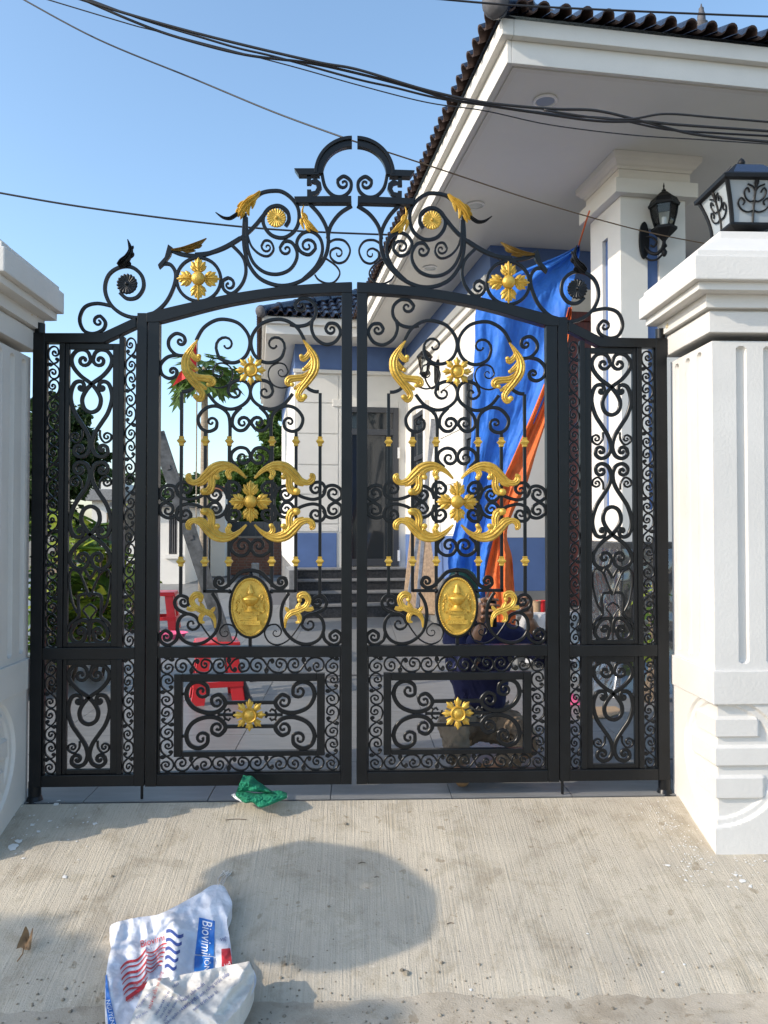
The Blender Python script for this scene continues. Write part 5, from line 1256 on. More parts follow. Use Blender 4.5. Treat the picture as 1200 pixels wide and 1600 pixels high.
bundle([(135,-2,.05),(225,31,.05),(330,63,.05),(375,76,.05),(435,90,.05),(555,123,.05),(613,136,.05),(693,155,.05),(800,170,.05),(880,180,.04),(960,186,.04),(1040,202,.03),(1120,208,.03),(1230,214,.03)], .006, 'black cable threading through the middle of the bundle')
bundle([(850,172,-.02),(930,184,-.02),(985,186,-.03),(1040,178,-.04),(1120,184,-.04),(1230,193,-.04)], .006, 'black cable splitting off upward from the bundle at right')
bundle([(50,-8,.2),(200,37,.2),(250,50,.2),(450,102,.2),(560,133,.2),(667,160,.2),(757,173,.2),(859,195,.2),(987,211,.2),(1093,218,.2),(1230,227,.2)], .0035, 'thin black wire hanging lowest under the overhead bundle')
wire([(660,-4,4.4),(800,8,4.4),(960,16,4.4),(1100,22,4.4),(1230,27,4.4)], .006, M['cable'], 'black cable crossing in front of the roof edge', group=GC)
wire([(20,-10,4.6),(150,60,4.5),(300,122,4.4),(430,176,4.2),(548,219,3.95)], .0045, M['cable'], 'thin dark wire slanting down to the crest of the gate', group=None)
wire([(548,219,3.95),(680,262,4.4),(850,318,5.0),(1000,360,5.5),(1110,382,5.9)], .0045, M['rope'], 'brown cord running from the gate crest past the porch column', 'rope')
wire([(-30,296,13),(120,322,13),(300,346,13),(450,360,13),(640,368,13)], .016, M['cable'], 'black line sagging across the sky behind the gate crest', group=None)
for y0_, y1_ in ((744,752),(752,766)): wire([(240,y0_-16,30),(330,y1_,30),(430,y1_+8,30)], .012, M['cable'], ('upper faint far power line beyond the ladder' if y0_ == 744 else 'lower faint far power line beyond the ladder'), group='far power lines')
# ================================================================== foreground litter
def on_ground(px, py, h=0):
    d = ray(px, py); lo, hi = .5, 9.0                 # march along the sight line to the ground
    t = lo; step = .01
    while t < hi:
        p = CAM+d*t
        if p.z <= ground_z(p.x, p.y)+h: break
        t += step
    a, b = t-step, t
    for _ in range(14):
        m_ = (a+b)/2; p = CAM+d*m_
        if p.z <= ground_z(p.x, p.y)+h: b = m_
        else: a = m_
    return CAM+d*b
# fertiliser sack: a heap of woven plastic, its printed front up and its mouth folded over
SK = (100, 1360, .26667)
def sk(p): return (SK[0]+p[0]*SK[2], SK[1]+p[1]*SK[2])
def ridge(x, y, ax, ay, bx, by, w):                  # soft crease along a segment (zoom units)
    dx, dy = bx-ax, by-ay; t = max(0, min(1, ((x-ax)*dx+(y-ay)*dy)/(dx*dx+dy*dy))); d = math.hypot(x-ax-dx*t, y-ay-dy*t)
    return math.exp(-(d/w)**2)
def h_body(px, py):
    x, y = (px-SK[0])/SK[2], (py-SK[1])/SK[2]
    h = .030+.020*noise.noise((x/170, y/170, 1))+.012*noise.noise((x/60, y/60, 7))+.010*(1-abs(noise.noise((x/110, y/160, 4)))*2.2)+.0035*(1-abs(noise.noise((x/60+y/120, y/70, 8)))*2.2)
    h += .050*ridge(x, y, 640, 620, 660, 330, 70) + .030*ridge(x, y, 470, 640, 490, 500, 22) - .02*ridge(x, y, 560, 640, 600, 420, 30)
    h += .035*ridge(x, y, 850, 120, 960, 260, 80) + .014*ridge(x, y, 700, 210, 560, 290, 30) + .016*ridge(x, y, 300, 350, 270, 700, 40)
    return h
def h_flap(px, py):
    x, y = (px-SK[0])/SK[2], (py-SK[1])/SK[2]
    h = .075+.018*noise.noise((x/150, y/150, 11))+.007*noise.noise((x/50, y/50, 17))+.012*(1-abs(noise.noise((x/150+y/260, y/140, 4)))*2.2)+.0025*(1-abs(noise.noise((x/60+y/90, y/60, 8)))*2.2)
    h += .030*ridge(x, y, 545, 640, 720, 760, 26) + .035*ridge(x, y, 1085, 540, 900, 800, 40) + .020*ridge(x, y, 480, 560, 500, 660, 20) + .018*ridge(x, y, 730, 760, 900, 900, 30)
    return h
CACHE = {}
def gz_plane(px, py, h):
    # sack rests on a plane fitted under it, so neighbouring points stay smooth
    d = ray(px, py); z0 = -.385
    if True:
        # ramp line vs street: whichever is met first
        tr_ = (ZY-RS*RY0-CAM.z+h)/(d.z-RS*d.y); ts = (ZS-.035+h-CAM.z)/d.z
        t = min(tr_, ts); k = .10
        t = -math.log(math.exp(-tr_/k)+math.exp(-ts/k))*k
    return CAM+d*t
def P_body(px, py, o=0): return gz_plane(px, py, h_body(px, py)+o)
def P_flap(px, py, o=0): return gz_plane(px, py, h_flap(px, py)+o)
def woven(name, a):
    m = mat(name, a, .42, 0, .04, 9, 0, 1); n = m.node_tree.nodes; l = m.node_tree.links
    tc = n.new('ShaderNodeTexCoord'); w1 = n.new('ShaderNodeTexNoise'); w1.inputs['Scale'].default_value = 26; w1.inputs['Detail'].default_value = 8
    l.new(tc.outputs['Object'], w1.inputs['Vector']); b_ = n.new('ShaderNodeBump'); b_.inputs['Strength'].default_value = .5; b_.inputs['Distance'].default_value = .02
    l.new(w1.outputs[0], b_.inputs['Height']); l.new(b_.outputs[0], n['Principled BSDF'].inputs['Normal']); return m
M['sack'] = woven('white_woven_plastic', (.66,.67,.72)); M['sack_in'] = woven('cream_woven_plastic', (.64,.61,.56))
M['ink_blue'] = mat('blue_print', (.025,.16,.50), .45); M['ink_navy'] = mat('navy_print', (.035,.07,.26), .45); M['ink_red'] = mat('red_print', (.50,.035,.045), .45); M['ink_white'] = mat('white_print', (.8,.8,.8), .45)
cen = P_body(*sk((600, 560)))
sack = thing('fertiliser_sack', 'crumpled white fertiliser sack with red and blue print lying on the concrete', 'sack', cen)
left = [(720,185),(560,255),(420,275),(275,320),(283,400),(262,500),(248,600),(240,720),(246,850),(258,990),(270,1100)]
def rows_sheet(L, R, P, nu=120, k=14):
    A, B = crom(L, k), crom(R, k); mb = MB(); nv = len(A)-1
    def fn(a, b):
        i = min(int(b*nv+.5), nv); p, q = A[i], B[i]; return tuple(P(*sk((p[0]+(q[0]-p[0])*a, p[1]+(q[1]-p[1])*a))))
    return mb.grid(nu, nv, fn)
RB = [(975,160),(985,225),(955,300),(968,370),(978,450),(985,520),(992,600),(1000,720),(1000,860),(980,1000),(960,1100)]
LB = [(800,130),(560,255),(420,277),(275,322),(283,420),(262,510),(248,600),(240,720),(246,850),(258,990),(270,1100)]
RB = [(940,95),(982,180),(980,222),(955,290),(966,370),(978,450),(986,540),(992,640),(996,780),(985,960),(960,1100)]
mb = rows_sheet(LB, RB, P_body); n0 = len(mb.v)
# rounded nose of the sack
A = [(800,130),(850,95),(890,84),(940,95)]; ac = crom(A, 8)
mb.add([P_body(*sk(p)) for p in ac] + [P_body(*sk((870,118)))], [(i, i+1, len(ac)) for i in range(len(ac)-1)])
def skirt(mb, edge, P, drop):
    vs = [P(*sk(p)) for p in edge] + [P(*sk(p))-Vector((0,0,drop)) for p in edge]; n = len(edge)
    mb.add(vs, [(i, i+1, n+i+1, n+i) for i in range(n-1)])
skirt(mb, crom(LB[::-1]+[(800,130),(850,95),(890,84)]+RB, 5), P_body, .05)
obj('sack_body', mb, M['sack'], sack, smooth=True, fixn=False)
LF = [(545,640),(500,640),(470,690),(440,760),(410,830),(385,900),(370,980),(365,1100)]
RF = [(1085,532),(1112,595),(1112,640),(1085,710),(1040,790),(985,850),(925,915),(840,1000)]
TF = [(545,640),(640,625),(760,600),(880,592),(990,570),(1085,532)]
mb = rows_sheet(LF, RF, P_flap, 120, 14); 
tt = crom(TF, 6); mb.add([P_flap(*sk(p)) for p in tt]+[P_flap(*sk((545+(1085-545)*i/(len(tt)-1), 640+(532-640)*i/(len(tt)-1)))) for i in range(len(tt))], [(i, i+1, len(tt)+i+1, len(tt)+i) for i in range(len(tt)-1)])
skirt(mb, crom(LF[::-1]+TF[1:]+RF[1:], 5), P_flap, .07)
obj('folded_mouth', mb, M['sack_in'], sack, smooth=True, fixn=False)
mb = rows_sheet([(1085,540),(1080,640),(1000,780),(920,900),(850,1000)], [(1100,560),(1128,640),(1095,735),(1010,840),(900,960)], lambda x, y, o=0: P_flap(x, y, -.028), 10, 6); obj('hem', mb, M['sack'], sack, smooth=True, fixn=False)
def flat(name, polys, m, P, off=.004, k=1):          # print lying on the cloth, cut fine enough to follow it
    mb = MB()
    for pl_ in polys:
        A, B = pl_; nu = 24; nv = max(2, len(A)-1); A, B = crom(A, 12) if len(A) > 2 else [(A[0][0]+(A[1][0]-A[0][0])*i/30, A[0][1]+(A[1][1]-A[0][1])*i/30) for i in range(31)], crom(B, 12) if len(B) > 2 else [(B[0][0]+(B[1][0]-B[0][0])*i/30, B[0][1]+(B[1][1]-B[0][1])*i/30) for i in range(31)]; nv = len(A)-1
        mb.grid(nu, nv, lambda a, b: tuple(P(*sk((A[int(b*nv+.5)][0]*(1-a)+B[int(b*nv+.5)][0]*a, A[int(b*nv+.5)][1]*(1-a)+B[int(b*nv+.5)][1]*a)), off)))
    return obj(name, mb, m, sack, fixn=False)
FONT = None
def text(s, x, y, ang, size, m, P, off=.0045, shear=0, wide=1):
    cu = bpy.data.curves.new('t', 'FONT'); cu.body = s; cu.size = 1; cu.shear = shear; cu.resolution_u = 3
    ob = bpy.data.objects.new('t', cu); C.objects.link(ob); dg = bpy.context.evaluated_depsgraph_get()
    me = bpy.data.meshes.new_from_object(ob.evaluated_get(dg)); bpy.data.objects.remove(ob)
    bm = bmesh.new(); bm.from_mesh(me); 
    bmesh.ops.subdivide_edges(bm, edges=[e for e in bm.edges if e.calc_length() > .12], cuts=2); bmesh.ops.triangulate(bm, faces=bm.faces)
    ca, sa = math.cos(R_(ang)), math.sin(R_(ang)); o0 = W[sack]
    for v in bm.verts:
        u, w_ = v.co.x*size*wide, -v.co.y*size
        v.co = P(*sk((x+u*ca-w_*sa, y+u*sa+w_*ca)), off)-o0
    bm.to_mesh(me); bm.free(); me.name = 'printed_text'; me.materials.clear(); me.materials.append(m)
    return link('printed_text', me, sack)
# blue name panel, lettering running down it
flat('blue_panel', [([(792,275),(768,490)], [(885,297),(878,503)]), ([(766,498),(762,592)], [(877,508),(876,588)])], M['ink_blue'], P_body)
text('Biovimi', 812, 288, 92.5, 84, M['ink_white'], P_body, .008, .25, .80)
text('IÔN Kẽm', 824, 510, 92.5, 44, M['ink_white'], P_body, .008)
text('VIỆ', 916, 415, -4, 27, M['ink_navy'], P_body)
flat('red_panel', [([(922,460),(924,578)], [(974,455),(988,572)])], M['ink_red'], P_body); text('HỖ', 938, 568, -5, 30, M['ink_white'], P_body, .008)
text('Biovimi', 448, 452, -17, 56, M['ink_red'], P_body, .0045, .2, .9); text('B.1', 482, 470, -14, 30, M['ink_navy'], P_body)
# wavy red and blue stripes
def wave(x0, y0, x1, y1, amp, ph, w, n=12):
    up_, lo_ = [], []
    for i in range(n+1):
        t = i/n; x = x0+(x1-x0)*t; y = y0+(y1-y0)*t-amp*math.sin(t*PI*2+ph)
        up_.append((x, y)); lo_.append((x-(y1-y0)/abs(x1-x0)*0, y+w))
    return up_, lo_
def wavestrip(name, specs, m):
    mb = MB()
    for sp in specs:
        a, b = wave(*sp); n = len(a)
        vs = [P_body(*sk(p), .0035) for p in a]+[P_body(*sk(p), .0035) for p in b]; mb.add(vs, [(i, i+1, n+i+1, n+i) for i in range(n-1)])
    return obj(name, mb, m, sack, fixn=False)
wavestrip('red_waves', [(330+4*i, 575+31*i, 480+2*i, 462+33*i, 16, .3, (15, 9)[i % 2]) for i in range(6)], M['ink_red'])
wavestrip('red_waves', [(482, 480+22*i, 600-6*i, 430+26*i, 12, 2.6, (9, 6)[i % 2]) for i in range(6)], M['ink_red'])
flat('red_band', [([(362,742),(362,768)], [(486,652),(484,682)])], M['ink_red'], P_body)
wavestrip('blue_waves', [(598+4*i*0-2*i, 350+52*i+30*0, 700-10*i, 372+46*i, 12, .2, 20) for i in range(5)], M['ink_navy'])
text('Kháng thể', 362, 722, -36, 22, M['ink_red'], P_body); text('Nước sạch', 375, 775, -36, 20, M['ink_red'], P_body)
# blue side of the sack
flat('blue_side', [([(243,615),(243,700),(248,800),(258,900),(268,1000)], [(250,612),(262,700),(283,800),(303,890),(320,990)])], M['ink_blue'], P_body); text('NGUYÊN', 244, 760, 78, 36, M['ink_white'], P_body, .008)
# small print on the folded mouth
for s, x, y, a, z, m_ in (("Ngày sản xuất", 690, 775, -38, 34, 'ink_navy'), ("không để ánh nắng trực tiếp", 705, 815, -38, 33, 'ink_navy'), ("xem trên bao bì", 760, 826, -38, 33, 'ink_navy'),
                        ("Hướng dẫn sử dụng", 510, 812, -72, 32, 'ink_red'), ("Hòa tan với nước", 545, 850, -62, 26, 'ink_navy'), ("cho mỗi gốc cây", 568, 868, -60, 26, 'ink_navy'), ("tưới đều quanh gốc", 592, 884, -58, 26, 'ink_navy'),
                        ("Nguyên liệu", 432, 812, -50, 28, 'ink_navy'), ("bột mịn", 425, 870, -30, 28, 'ink_navy'), ("bảo quản nơi khô ráo", 600, 905, -42, 30, 'ink_navy'), ("HSD", 640, 690, -32, 26, 'ink_navy')):
    text(s, x, y, a, z*.86, M[m_], P_flap)
mb = MB(); rnd = random.Random(3)                    # frayed white threads at the top end
for i in range(8):
    p0 = P_body(*sk((915+rnd.uniform(-15,15), 92))); mb.tube(crom([tuple(p0), tuple(on_ground(*sk((930+rnd.uniform(-30,30), 40+rnd.uniform(-10,14))), .01)), tuple(on_ground(*sk((960+rnd.uniform(-40,40), 8+rnd.uniform(-14,14))), .004))], 4), .0018, 4)
obj('frayed_thread', mb, M['sack_in'], sack)
# green cloth by the gate
M['cloth_green'] = mat('green_cloth', (.005,.19,.10), .85, 0, .15, 20, .4, 300)
RG = (350, 1190, .1)
def rgp(x, y, Y): return at(RG[0]+x*RG[2], RG[1]+y*RG[2], Y)
rg = thing('cloth', 'crumpled green cloth lying on the concrete against the left gate leaf', 'cloth', on_ground(405, 1245))
def rag_sheet(top, bot, bulge, seed):
    A, B = crom(top, 12), crom(bot, 12); n = min(len(A), len(B)); mb = MB()
    def fn(a, b):
        i = min(n-1, int(a*(n-1)+.5)); x0, y0, d0 = A[i]; x1, y1, d1 = B[i]; x = x0+(x1-x0)*b; y = y0+(y1-y0)*b
        d = d0+(d1-d0)*b - bulge*math.sin(PI*b)
        d += .016*noise.noise((x/110, y/60, seed))+.012*abs(noise.noise((x/60+y/80, y/45-x/200, seed+4)))+.006*abs(noise.noise((x/28, y/50, seed))) 
        return tuple(rgp(x, y, d))
    return mb.grid(n-1, 40, fn)
obj('cloth_fold', rag_sheet([(300,210,3.79),(360,222,3.79),(440,225,3.79),(520,300,3.79),(600,350,3.785),(690,420,3.78),(770,470,3.77)], [(190,470,3.74),(260,470,3.73),(340,465,3.72),(440,470,3.715),(560,480,3.72),(680,490,3.73),(760,495,3.74)], .05, 1), M['cloth_green'], rg, smooth=True, fixn=False)
obj('cloth_fold', rag_sheet([(185,480,3.745),(280,460,3.735),(380,475,3.73),(480,490,3.73),(600,490,3.73),(720,470,3.74),(860,450,3.75),(985,490,3.76)], [(180,540,3.72),(250,600,3.70),(340,650,3.675),(440,640,3.675),(500,680,3.665),(590,720,3.65),(780,655,3.67),(985,570,3.71)], .035, 5), M['cloth_green'], rg, smooth=True, fixn=False)
obj('white_lining', rag_sheet([(110,520,3.73),(160,500,3.735),(200,530,3.73)], [(130,540,3.725),(190,590,3.71),(290,640,3.69)], .005, 3), M['white_metal'], rg, smooth=True, fixn=False)
# dry curled leaf
M['dry'] = mat('dry_brown_leaf', (.30,.17,.075), .7, 0, .4, 20)
lf = on_ground(42, 1480); mb = MB()
mb.grid(12, 10, lambda a, b: (lf.x+(a-.5)*.055*(1-.4*b), lf.y+(b-.6)*.05+.01*math.sin(a*6), lf.z+.010+.038*b+.018*math.cos(a*6)*b+.006*noise.noise((a*7,b*7,2))))
mb.tube([lf+Vector((0,-.03,.012)), lf+Vector((.01,-.06,.008)), lf+Vector((.008,-.10,.003))], .0025, 4)
tag(obj('dry_leaf', mb, M['dry'], smooth=True), 'curled dry brown leaf on the concrete at far left', 'leaf')
# pebbles, twigs and paint: nobody could count them
rnd = random.Random(21); mb = MB()
def stone(px, py, s):
    p = on_ground(px, py); a = rnd.random()*6
    mb.lathe([(.001,-.002),(s,.1*s),(s*.8,.6*s),(s*.3,.85*s),(.001,.86*s)], p, 6, a0=a, sx=1, sy=rnd.uniform(.6,1.1))
for px, py, s in ((540,1288,.010),(665,1360,.008),(514,1417,.007),(635,1522,.014),(628,1517,.010),(175,1370,.009),(245,1322,.006),(690,1505,.009),(845,1432,.006)): stone(px, py, s)
for i in range(330): 
    y = 1600-350*rnd.random()**2.2; stone(rnd.uniform(0,1200), y, rnd.uniform(.0012,.0034)*(1 if y < 1480 else 1.5))
for i in range(90): stone(rnd.uniform(0,1200), rnd.uniform(1500,1600), rnd.uniform(.003,.008))
o = obj('grit', mb, mat('grit_stone', (.28,.24,.18), .9, 0, .5, 40)); tag(o, kind='stuff'); tag(o, 'scattered grit and small stones on the concrete')
mb = MB()
for px, py, L in ((352,1282,.10),(560,1350,.03),(698,1445,.03),(585,1372,.02)):
    p = on_ground(px, py); a = rnd.uniform(-.3,.3); d = Vector((math.cos(a), math.sin(a)*.3, 0))
    mb.tube([p+Vector((0,0,.003)), p+d*L*.5+Vector((0,.006,.005)), p+d*L+Vector((0,0,.004))], .0016, 4)
o = obj('twigs', mb, M['bark']); tag(o, 'thin dry twigs on the concrete ramp', kind='stuff')
mb = MB()
def spat(px, py, s, asp=1.0):
    c = on_ground(px, py); n = 9; a0 = rnd.random()*6; pts = []
    for i in range(n):
        a = a0+2*PI*i/n; r = s*rnd.uniform(.45,1.1); x, y = c.x+r*math.cos(a)*asp, c.y+r*math.sin(a); pts.append((x, y, ground_z(x, y)+.0035))
    mb.add([(c.x, c.y, ground_z(c.x, c.y)+.0045)]+pts, [(0, i+1, (i+1)%n+1) for i in range(n)])
for i in range(150):
    q = rnd.random(); px = 1050+65*q+rnd.gauss(0,10)-14; py = 1242+92*q+abs(rnd.gauss(0,13)); spat(px-abs(rnd.gauss(0,22)), py+4, rnd.uniform(.0015,.0050))
for i in range(60): spat(rnd.uniform(1060,1200), 1340+abs(rnd.gauss(0,24)), rnd.uniform(.0015,.006), 1.5)
for px, py, s in ((1043,1353,.010),(1160,1378,.013),(1150,1368,.008),(1172,1386,.009),(1069,1508,.006),(918,1460,.006),(1035,1520,.006),(735,1548,.006),(20,1325,.022),(30,1315,.015),(78,1284,.010),(88,1257,.014),(92,1252,.010),(50,1290,.012),(148,1288,.012),(101,1371,.012),(36,1342,.008),(60,1300,.009)): spat(px, py, s, 1.4)
for i in range(40): spat(rnd.uniform(15,140), rnd.uniform(1255,1345), rnd.uniform(.002,.006))
o = obj('paint_spatter', mb, mat('dried_white_paint', (.66,.65,.62), .7)); tag(o, 'dried white paint drips on the concrete by the pillars', kind='stuff')
# ================================================================== the person kneeling behind the right leaf
M['skin'] = mat('tanned_skin', (.40,.215,.135), .5, 0, .12, 14, .05, 120); M['navy'] = mat('navy_shirt_cloth', (.011,.013,.066), .85, 0, .3, 5, .35, 18)
M['khaki'] = mat('brown_trouser_cloth', (.27,.20,.135), .9, 0, .35, 6, .4, 16); M['cap_green'] = mat('dark_green_cap_cloth', (.018,.085,.055), .85, 0, .2, 20)
M['hair'] = mat('black_hair', (.008,.007,.006), .5); M['boot'] = mat('brown_boot_leather', (.20,.115,.05), .6, 0, .3, 10)
def skin_mesh(name, verts, edges, radii, root=0, levels=2):
    me = bpy.data.meshes.new(name); me.from_pydata(verts, edges, []); ob = bpy.data.objects.new(name, me); C.objects.link(ob)
    sm_ = ob.modifiers.new('s', 'SKIN'); sm_.use_smooth_shade = True
    for i, r in enumerate(radii):
        sv = me.skin_vertices[0].data[i]; sv.radius = r if isinstance(r, tuple) else (r, r); sv.use_root = (i == root)
    sb = ob.modifiers.new('u', 'SUBSURF'); sb.levels = levels
    dg = bpy.context.evaluated_depsgraph_get(); out = bpy.data.meshes.new_from_object(ob.evaluated_get(dg)); bpy.data.objects.remove(ob); return out
def remesh(meshes, vox, smooth_it=4):
    bm = bmesh.new()
    for m_ in meshes: bm.from_mesh(m_)
    me = bpy.data.meshes.new('tmp'); bm.to_mesh(me); bm.free(); ob = bpy.data.objects.new('tmp', me); C.objects.link(ob)
    r = ob.modifiers.new('r', 'REMESH'); r.mode = 'VOXEL'; r.voxel_size = vox; r.use_smooth_shade = True
    s = ob.modifiers.new('c', 'SMOOTH'); s.iterations = smooth_it; s.factor = .5
    dg = bpy.context.evaluated_depsgraph_get(); out = bpy.data.meshes.new_from_object(ob.evaluated_get(dg)); bpy.data.objects.remove(ob); return out
class SK_:                                            # skeleton collector
    def __init__(s): s.v = []; s.e = []; s.r = []
    def n(s, p, r, par=None):
        s.v.append(tuple(p)); s.r.append(r); i = len(s.v)-1
        if par is not None: s.e.append((par, i))
        return i
    def chain(s, par, L):
        for p, r in L: par = s.n(p, r, par)
        return par
def body_nodes(sk_, grow=1.0, parts='all'): pass
Q = lambda px, py, Y: at(px, py, Y)
JP = dict(pel=Q(752,1122,4.52), wai=Q(750,1075,4.50), che=Q(749,1012,4.45), nb=Q(738,972,4.40), nk=Q(730,955,4.37), sl=Q(708,990,4.42), sr=Q(806,992,4.46),
          el=Q(722,1052,4.20), wl=Q(752,976,4.075), er=Q(856,1030,4.28), wr=Q(828,968,3.99), hl=Q(728,1126,4.50), hr=Q(782,1128,4.50), kl=Q(706,1132,4.10), al=Q(719,1205,4.03), fl=Q(722,1222,3.93), kr=Q(834,1160,4.14), ar=Q(770,1200,4.22), fr=Q(742,1206,4.26))
person = thing('person', 'person in navy shirt and green cap kneeling behind the right gate leaf with a can', 'person', (JP['pel'].x, JP['pel'].y, ZY))
J = JP; s = SK_()
r0 = s.n(J['pel'], (.125,.10)); w_ = s.n(J['wai'], (.115,.09), r0); c_ = s.n(J['che'], (.13,.10), w_); nb = s.n(J['nb'], (.07,.06), c_); nk = s.n(J['nk'], .052, nb); s.n(Q(722,935,4.35), .06, nk)
a = s.n(J['sl'], .058, c_); a = s.n(J['el'], .042, a); s.n(J['wl'], .028, a)
a = s.n(J['sr'], .058, c_); a = s.n(J['er'], .042, a); s.n(J['wr'], .028, a)
a = s.n(J['hl'], .085, r0); a = s.n(J['kl'], .062, a); a = s.n(J['al'], .040, a); s.n(J['fl'], .035, a)
a = s.n(J['hr'], .085, r0); a = s.n(J['kr'], .062, a); a = s.n(J['ar'], .040, a); s.n(J['fr'], .035, a)
base = skin_mesh('b', s.v, s.e, s.r)
# head: shaped ball with brow, nose, chin and ears, turned towards the gate
hc = Q(722,925,4.33); hb = bmesh.new(); bmesh.ops.create_uvsphere(hb, u_segments=32, v_segments=24, radius=1)
for v in hb.verts:
    x, y, z = v.co; y = -y if False else y
    f = max(0, -y)                                    # the face looks to -y
    sx, sy, sz = .076, .096, .118
    X_, Y_, Z_ = x*sx*(1-.22*max(0, -z)**1.5), y*sy, z*sz
    if z < -.2 and y > 0: Y_ *= .8
    Y_ -= .020*math.exp(-((x/.16)**2+((z+.12)/.20)**2))*f             # nose
    Y_ += .010*(math.exp(-(((x-.42)/.2)**2+((z-.06)/.12)**2))+math.exp(-(((x+.42)/.2)**2+((z-.06)/.12)**2)))*f   # eye hollows
    Y_ -= .006*math.exp(-((x/.5)**2+((z-.25)/.10)**2))*f              # brow
    Y_ -= .006*math.exp(-((x/.25)**2+((z+.52)/.09)**2))*f             # lips
    Y_ -= .010*math.exp(-((x/.3)**2+((z+.85)/.16)**2))*f              # chin
    v.co = (X_, Y_, Z_)
for sgn in (-1, 1):
    e_ = bmesh.ops.create_uvsphere(hb, u_segments=10, v_segments=8, radius=1)['verts']
    for v in e_: v.co = Vector((sgn*.077+v.co.x*.010, .012+v.co.y*.020, -.005+v.co.z*.030))
hr_ = Matrix.Rotation(R_(14), 4, 'Z') @ Matrix.Rotation(R_(12), 4, 'X')
for v in hb.verts: v.co = hc + hr_ @ v.co
head = bpy.data.meshes.new('h'); hb.to_mesh(head); hb.free()
def hand(chains): 
    ms = []
    for ch in chains: ms.append(skin_mesh('f', [tuple(p) for p, r in ch], [(i, i+1) for i in range(len(ch)-1)], [r for p, r in ch], 0, 2))
    return ms
wl = J['wl']; palm = Q(752,951,4.055)
HL = [[(wl, .026), (Q(751,963,4.062), (.028,.017)), (palm, (.036,.017)), (Q(753,940,4.05), (.032,.015))]]
for i, (y, L) in enumerate(((937,1.0),(946,1.08),(955,1.0),(964,.85))):
    HL.append([(Q(752,y+1,4.05), .0105), (Q(756,y-1,4.005), .0098), (Q(756+14*L,y-1,3.984), .0088), (Q(756+24*L,y+1,4.0), .0075)])
HL.append([(Q(751,962,4.05), .013), (Q(757,945,4.02), .0115), (Q(761,932,4.01), .0098), (Q(764,923,4.012), .0082)])
wr = J['wr']
HR = [[(wr, .026), (Q(826,958,3.97), (.028,.017)), (Q(824,948,3.945), (.034,.017)), (Q(823,938,3.93), (.030,.015))]]
for i, y in enumerate((934,942,950,958)):
    HR.append([(Q(826,y+1,3.93), .0105), (Q(829,y,3.895), .0098), (Q(820,y,3.872), .0088), (Q(812,y+1,3.885), .0075)])
HR.append([(Q(823,958,3.94), .013), (Q(815,950,3.92), .0112), (Q(811,940,3.905), .0095), (Q(812,931,3.90), .008)])
bmesh_ = remesh([base, head]+hand(HL)+hand(HR), .0052, 2)
me = bmesh_; o0 = W[person]
for v in me.vertices: v.co = v.co-o0
me.materials.clear(); me.materials.append(M['skin']); me.polygons.foreach_set('use_smooth', [True]*len(me.polygons)); me.name = 'body'
link('body', me, person)
def cloth(name, sk_, m, vox=.011, amp=.008, sc=14, it=5, nest=person):
    me = remesh([skin_mesh('c', sk_.v, sk_.e, sk_.r)], vox, it)
    for v in me.vertices:
        n_ = v.normal; p = v.co; f = amp*noise.noise((p.x*sc, p.y*sc, p.z*sc*.6))+amp*.7*noise.noise((p.x*sc*2.2+5, p.y*sc*2.2, p.z*sc*2.0)); v.co = p+n_*f-W[person]
    me.materials.clear(); me.materials.append(m); me.polygons.foreach_set('use_smooth', [True]*len(me.polygons)); me.name = name; return link(name, me, nest)
s = SK_(); lerp = lambda a, b, t: a.lerp(b, t)
r0 = s.n(J['pel']+Vector((0,0,.0)), (.165,.13)); w_ = s.n(J['wai'], (.165,.125), r0); c_ = s.n(J['che'], (.170,.125), w_); s.n(lerp(J['che'], J['nb'], .72), (.105,.085), c_)
a = s.n(J['sl'], .082, c_); a = s.n(lerp(J['sl'], J['el'], .5), .072, a); a = s.n(J['el'], .066, a); s.n(lerp(J['el'], J['wl'], .80), .048, a)
a = s.n(J['sr'], .082, c_); a = s.n(lerp(J['sr'], J['er'], .5), .072, a); a = s.n(J['er'], .066, a); s.n(lerp(J['er'], J['wr'], .80), .048, a)
sh = cloth('shirt', s, M['navy'], amp=.012)
obj('collar', MB().tube([J['nb']+Vector((.068*math.cos(t_)*1.0, .062*math.sin(t_)-.005, .012+.012*math.sin(t_))) for t_ in [2*PI*i/18 for i in range(18)]], .014, 8), M['navy'], sh, smooth=True)
s = SK_(); r0 = s.n(J['pel']+Vector((0,.02,-.04)), (.15,.12))
a = s.n(J['hl'], .11, r0); a = s.n(lerp(J['hl'], J['kl'], .55), .10, a); a = s.n(J['kl'], .085, a); a = s.n(lerp(J['kl'], J['al'], .5), .082, a); a = s.n(J['al'], .062, a)
a = s.n(J['hr'], .105, r0); a = s.n(lerp(J['hr'], J['kr'], .55), .095, a); a = s.n(J['kr'], .078, a); s.n(lerp(J['kr'], J['ar'], .85), .060, a)
cloth('trousers', s, M['khaki'], amp=.020, sc=18)
def boot(a, b, name='boot'):
    s = SK_(); d = (b-a); i = s.n(a+Vector((0,.02,.03)), .046); i = s.n(a+Vector((0,0,-.01)), .047, i); i = s.n(a+d*.55+Vector((0,0,.0)), (.044,.036), i); s.n(b+Vector((0,-.03,.0)), (.036,.028), i)
    return cloth(name, s, M['boot'], .008, .002)
boot(J['al'], Vector((J['fl'].x, J['fl'].y, ZY+.035))); boot(J['ar'], J['fr'])
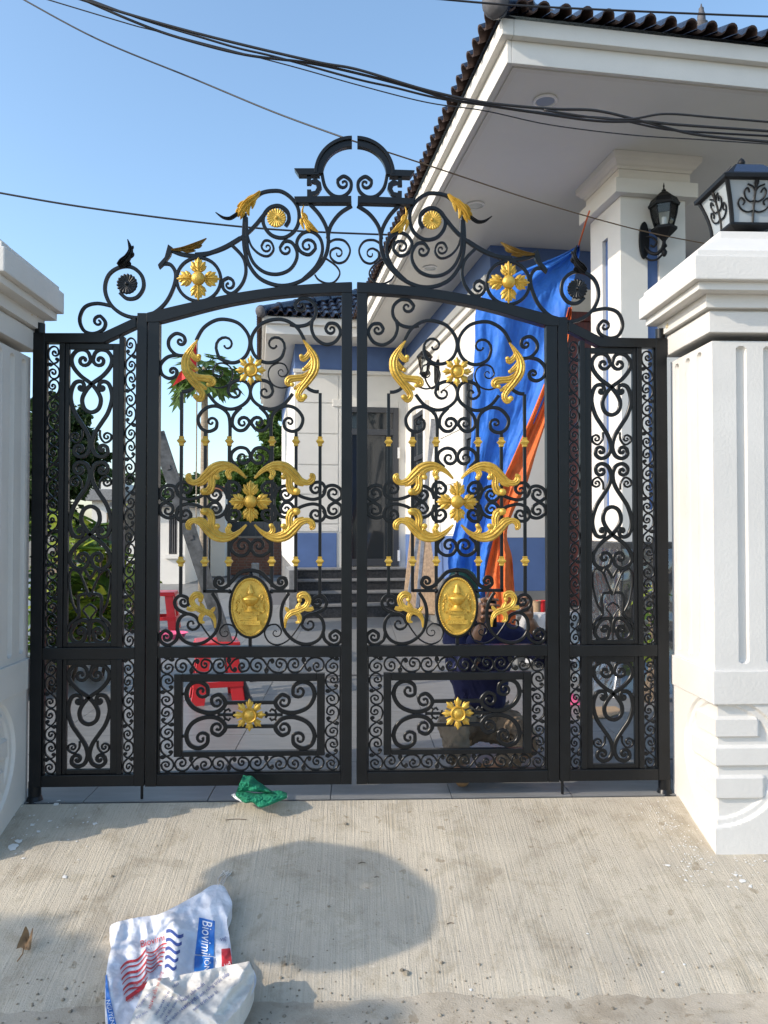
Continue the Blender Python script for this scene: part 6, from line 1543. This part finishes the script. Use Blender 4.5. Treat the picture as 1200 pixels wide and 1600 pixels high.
# cap: crown and peak
def cap_pt(x, y, z): return hc + hr_ @ Vector((x, y, z))
mb = MB(); mb.grid(24, 8, lambda a, b: tuple(cap_pt(.088*math.cos(a*2*PI)*math.cos(b*PI/2)**.8, .106*math.sin(a*2*PI)*math.cos(b*PI/2)**.8+.004, .028+.105*math.sin(b*PI/2))))
cp = obj('cap', mb, M['cap_green'], person, smooth=True)
mb = MB(); mb.grid(14, 5, lambda a, b: tuple(cap_pt((.082+.004*b)*math.cos(PI+a*PI)*(1-.10*b), -.02+(.085+.075*b)*math.sin(PI+a*PI)*1.0, .034-.018*b-.02*abs(a-.5)))); mb2 = mb
obj('peak', mb, M['cap_green'], cp, smooth=True)
mb = MB(); mb.grid(20, 6, lambda a, b: tuple(cap_pt(.081*math.cos(a*PI), .015+.090*math.sin(a*PI), .030-.085*b))); obj('hair', mb, M['hair'], person, smooth=True)
for sgn in (-1, 1):
    e_ = cap_pt(sgn*.030, -.083, .008); obj('eye', MB().lathe([(.001,-.009),(.007,-.006),(.009,0),(.007,.006),(.001,.009)], e_, 10), M['hair'], person, smooth=True)
cn = Q(769,957,4.022); can = thing('spray_can', 'dark can with a red nozzle in the hand of the kneeling person', 'can', cn-Vector((0,0,.075)))
obj('body', MB().lathe([(.022,-.075),(.0245,-.072),(.0245,.055),(.018,.066),(.013,.070)], cn, 18), M['lamp_black'], can, smooth=40)
obj('nozzle', MB().lathe([(.010,.0705),(.010,.092),(.007,.096),(.001,.096)], cn, 12), M['plastic_red'], can, smooth=40)
# ================================================================== unseen things left of the frame, put in for the shadows on the ramp
def shadow_parasol():  # added out of view as a stand-in caster of the rounded ramp shadow
    p = on_ground(520, 1398); c = p+SUN_V*3.0; b = Vector((c.x, c.y, ZS-.03))
    t = thing('shadow_parasol', 'small round parasol added out of view to cast the rounded shadow on the ramp', 'parasol', b); r = .38
    obj('pole', MB().tube([b, c+Vector((0,0,.05))], .014, 8), M['steel'], t, smooth=True)
    tl = Matrix.Rotation(R_(-5), 3, 'Y') @ Matrix.Rotation(R_(4), 3, 'X'); mb = MB(); n = 48; vs = []
    for rr, h in ((1.0,-.06), (1.0,-.02), (.6,.05), (.03,.10)):
        for i in range(n):
            a = 2*PI*i/n; k = rr*r*(1-.045*abs(math.sin(a*4))); vs.append(c+tl @ Vector((k*math.cos(a)*1.08, k*math.sin(a), h-(.03*abs(math.sin(a*8)) if h < -.05 else 0))))
    mb.add(vs, [(j*n+i, j*n+(i+1)%n, (j+1)*n+(i+1)%n, (j+1)*n+i) for j in range(3) for i in range(n)]); obj('canopy', mb, M['sack_in'], t, smooth=30)
shadow_parasol()
def street_tree():
    D = SUN_V*5.0; tg = [(30,1560,.20), (95,1575,.18), (60,1610,.2), (-40,1540,.22), (120,1530,.08), (40,1640,.2), (495,1597,.10), (560,1600,.10), (440,1612,.10), (-130,1560,.25), (150,1625,.15)]
    base = on_ground(60, 1590)+D; base = Vector((base.x-.3, base.y-.4, ZS-.03)); cl = []
    for px, py, r in tg:
        q = atz(px, py, ZS)+D*random.uniform(.94, 1.06); cl.append((tuple(q-base), (r, r, r*.8), r*r*42))
    tree('leafy street tree standing left of the camera', base, 3.1, cl, M['leaf'], .07, 1500, .05, name='street_tree', seed=33)
street_tree()
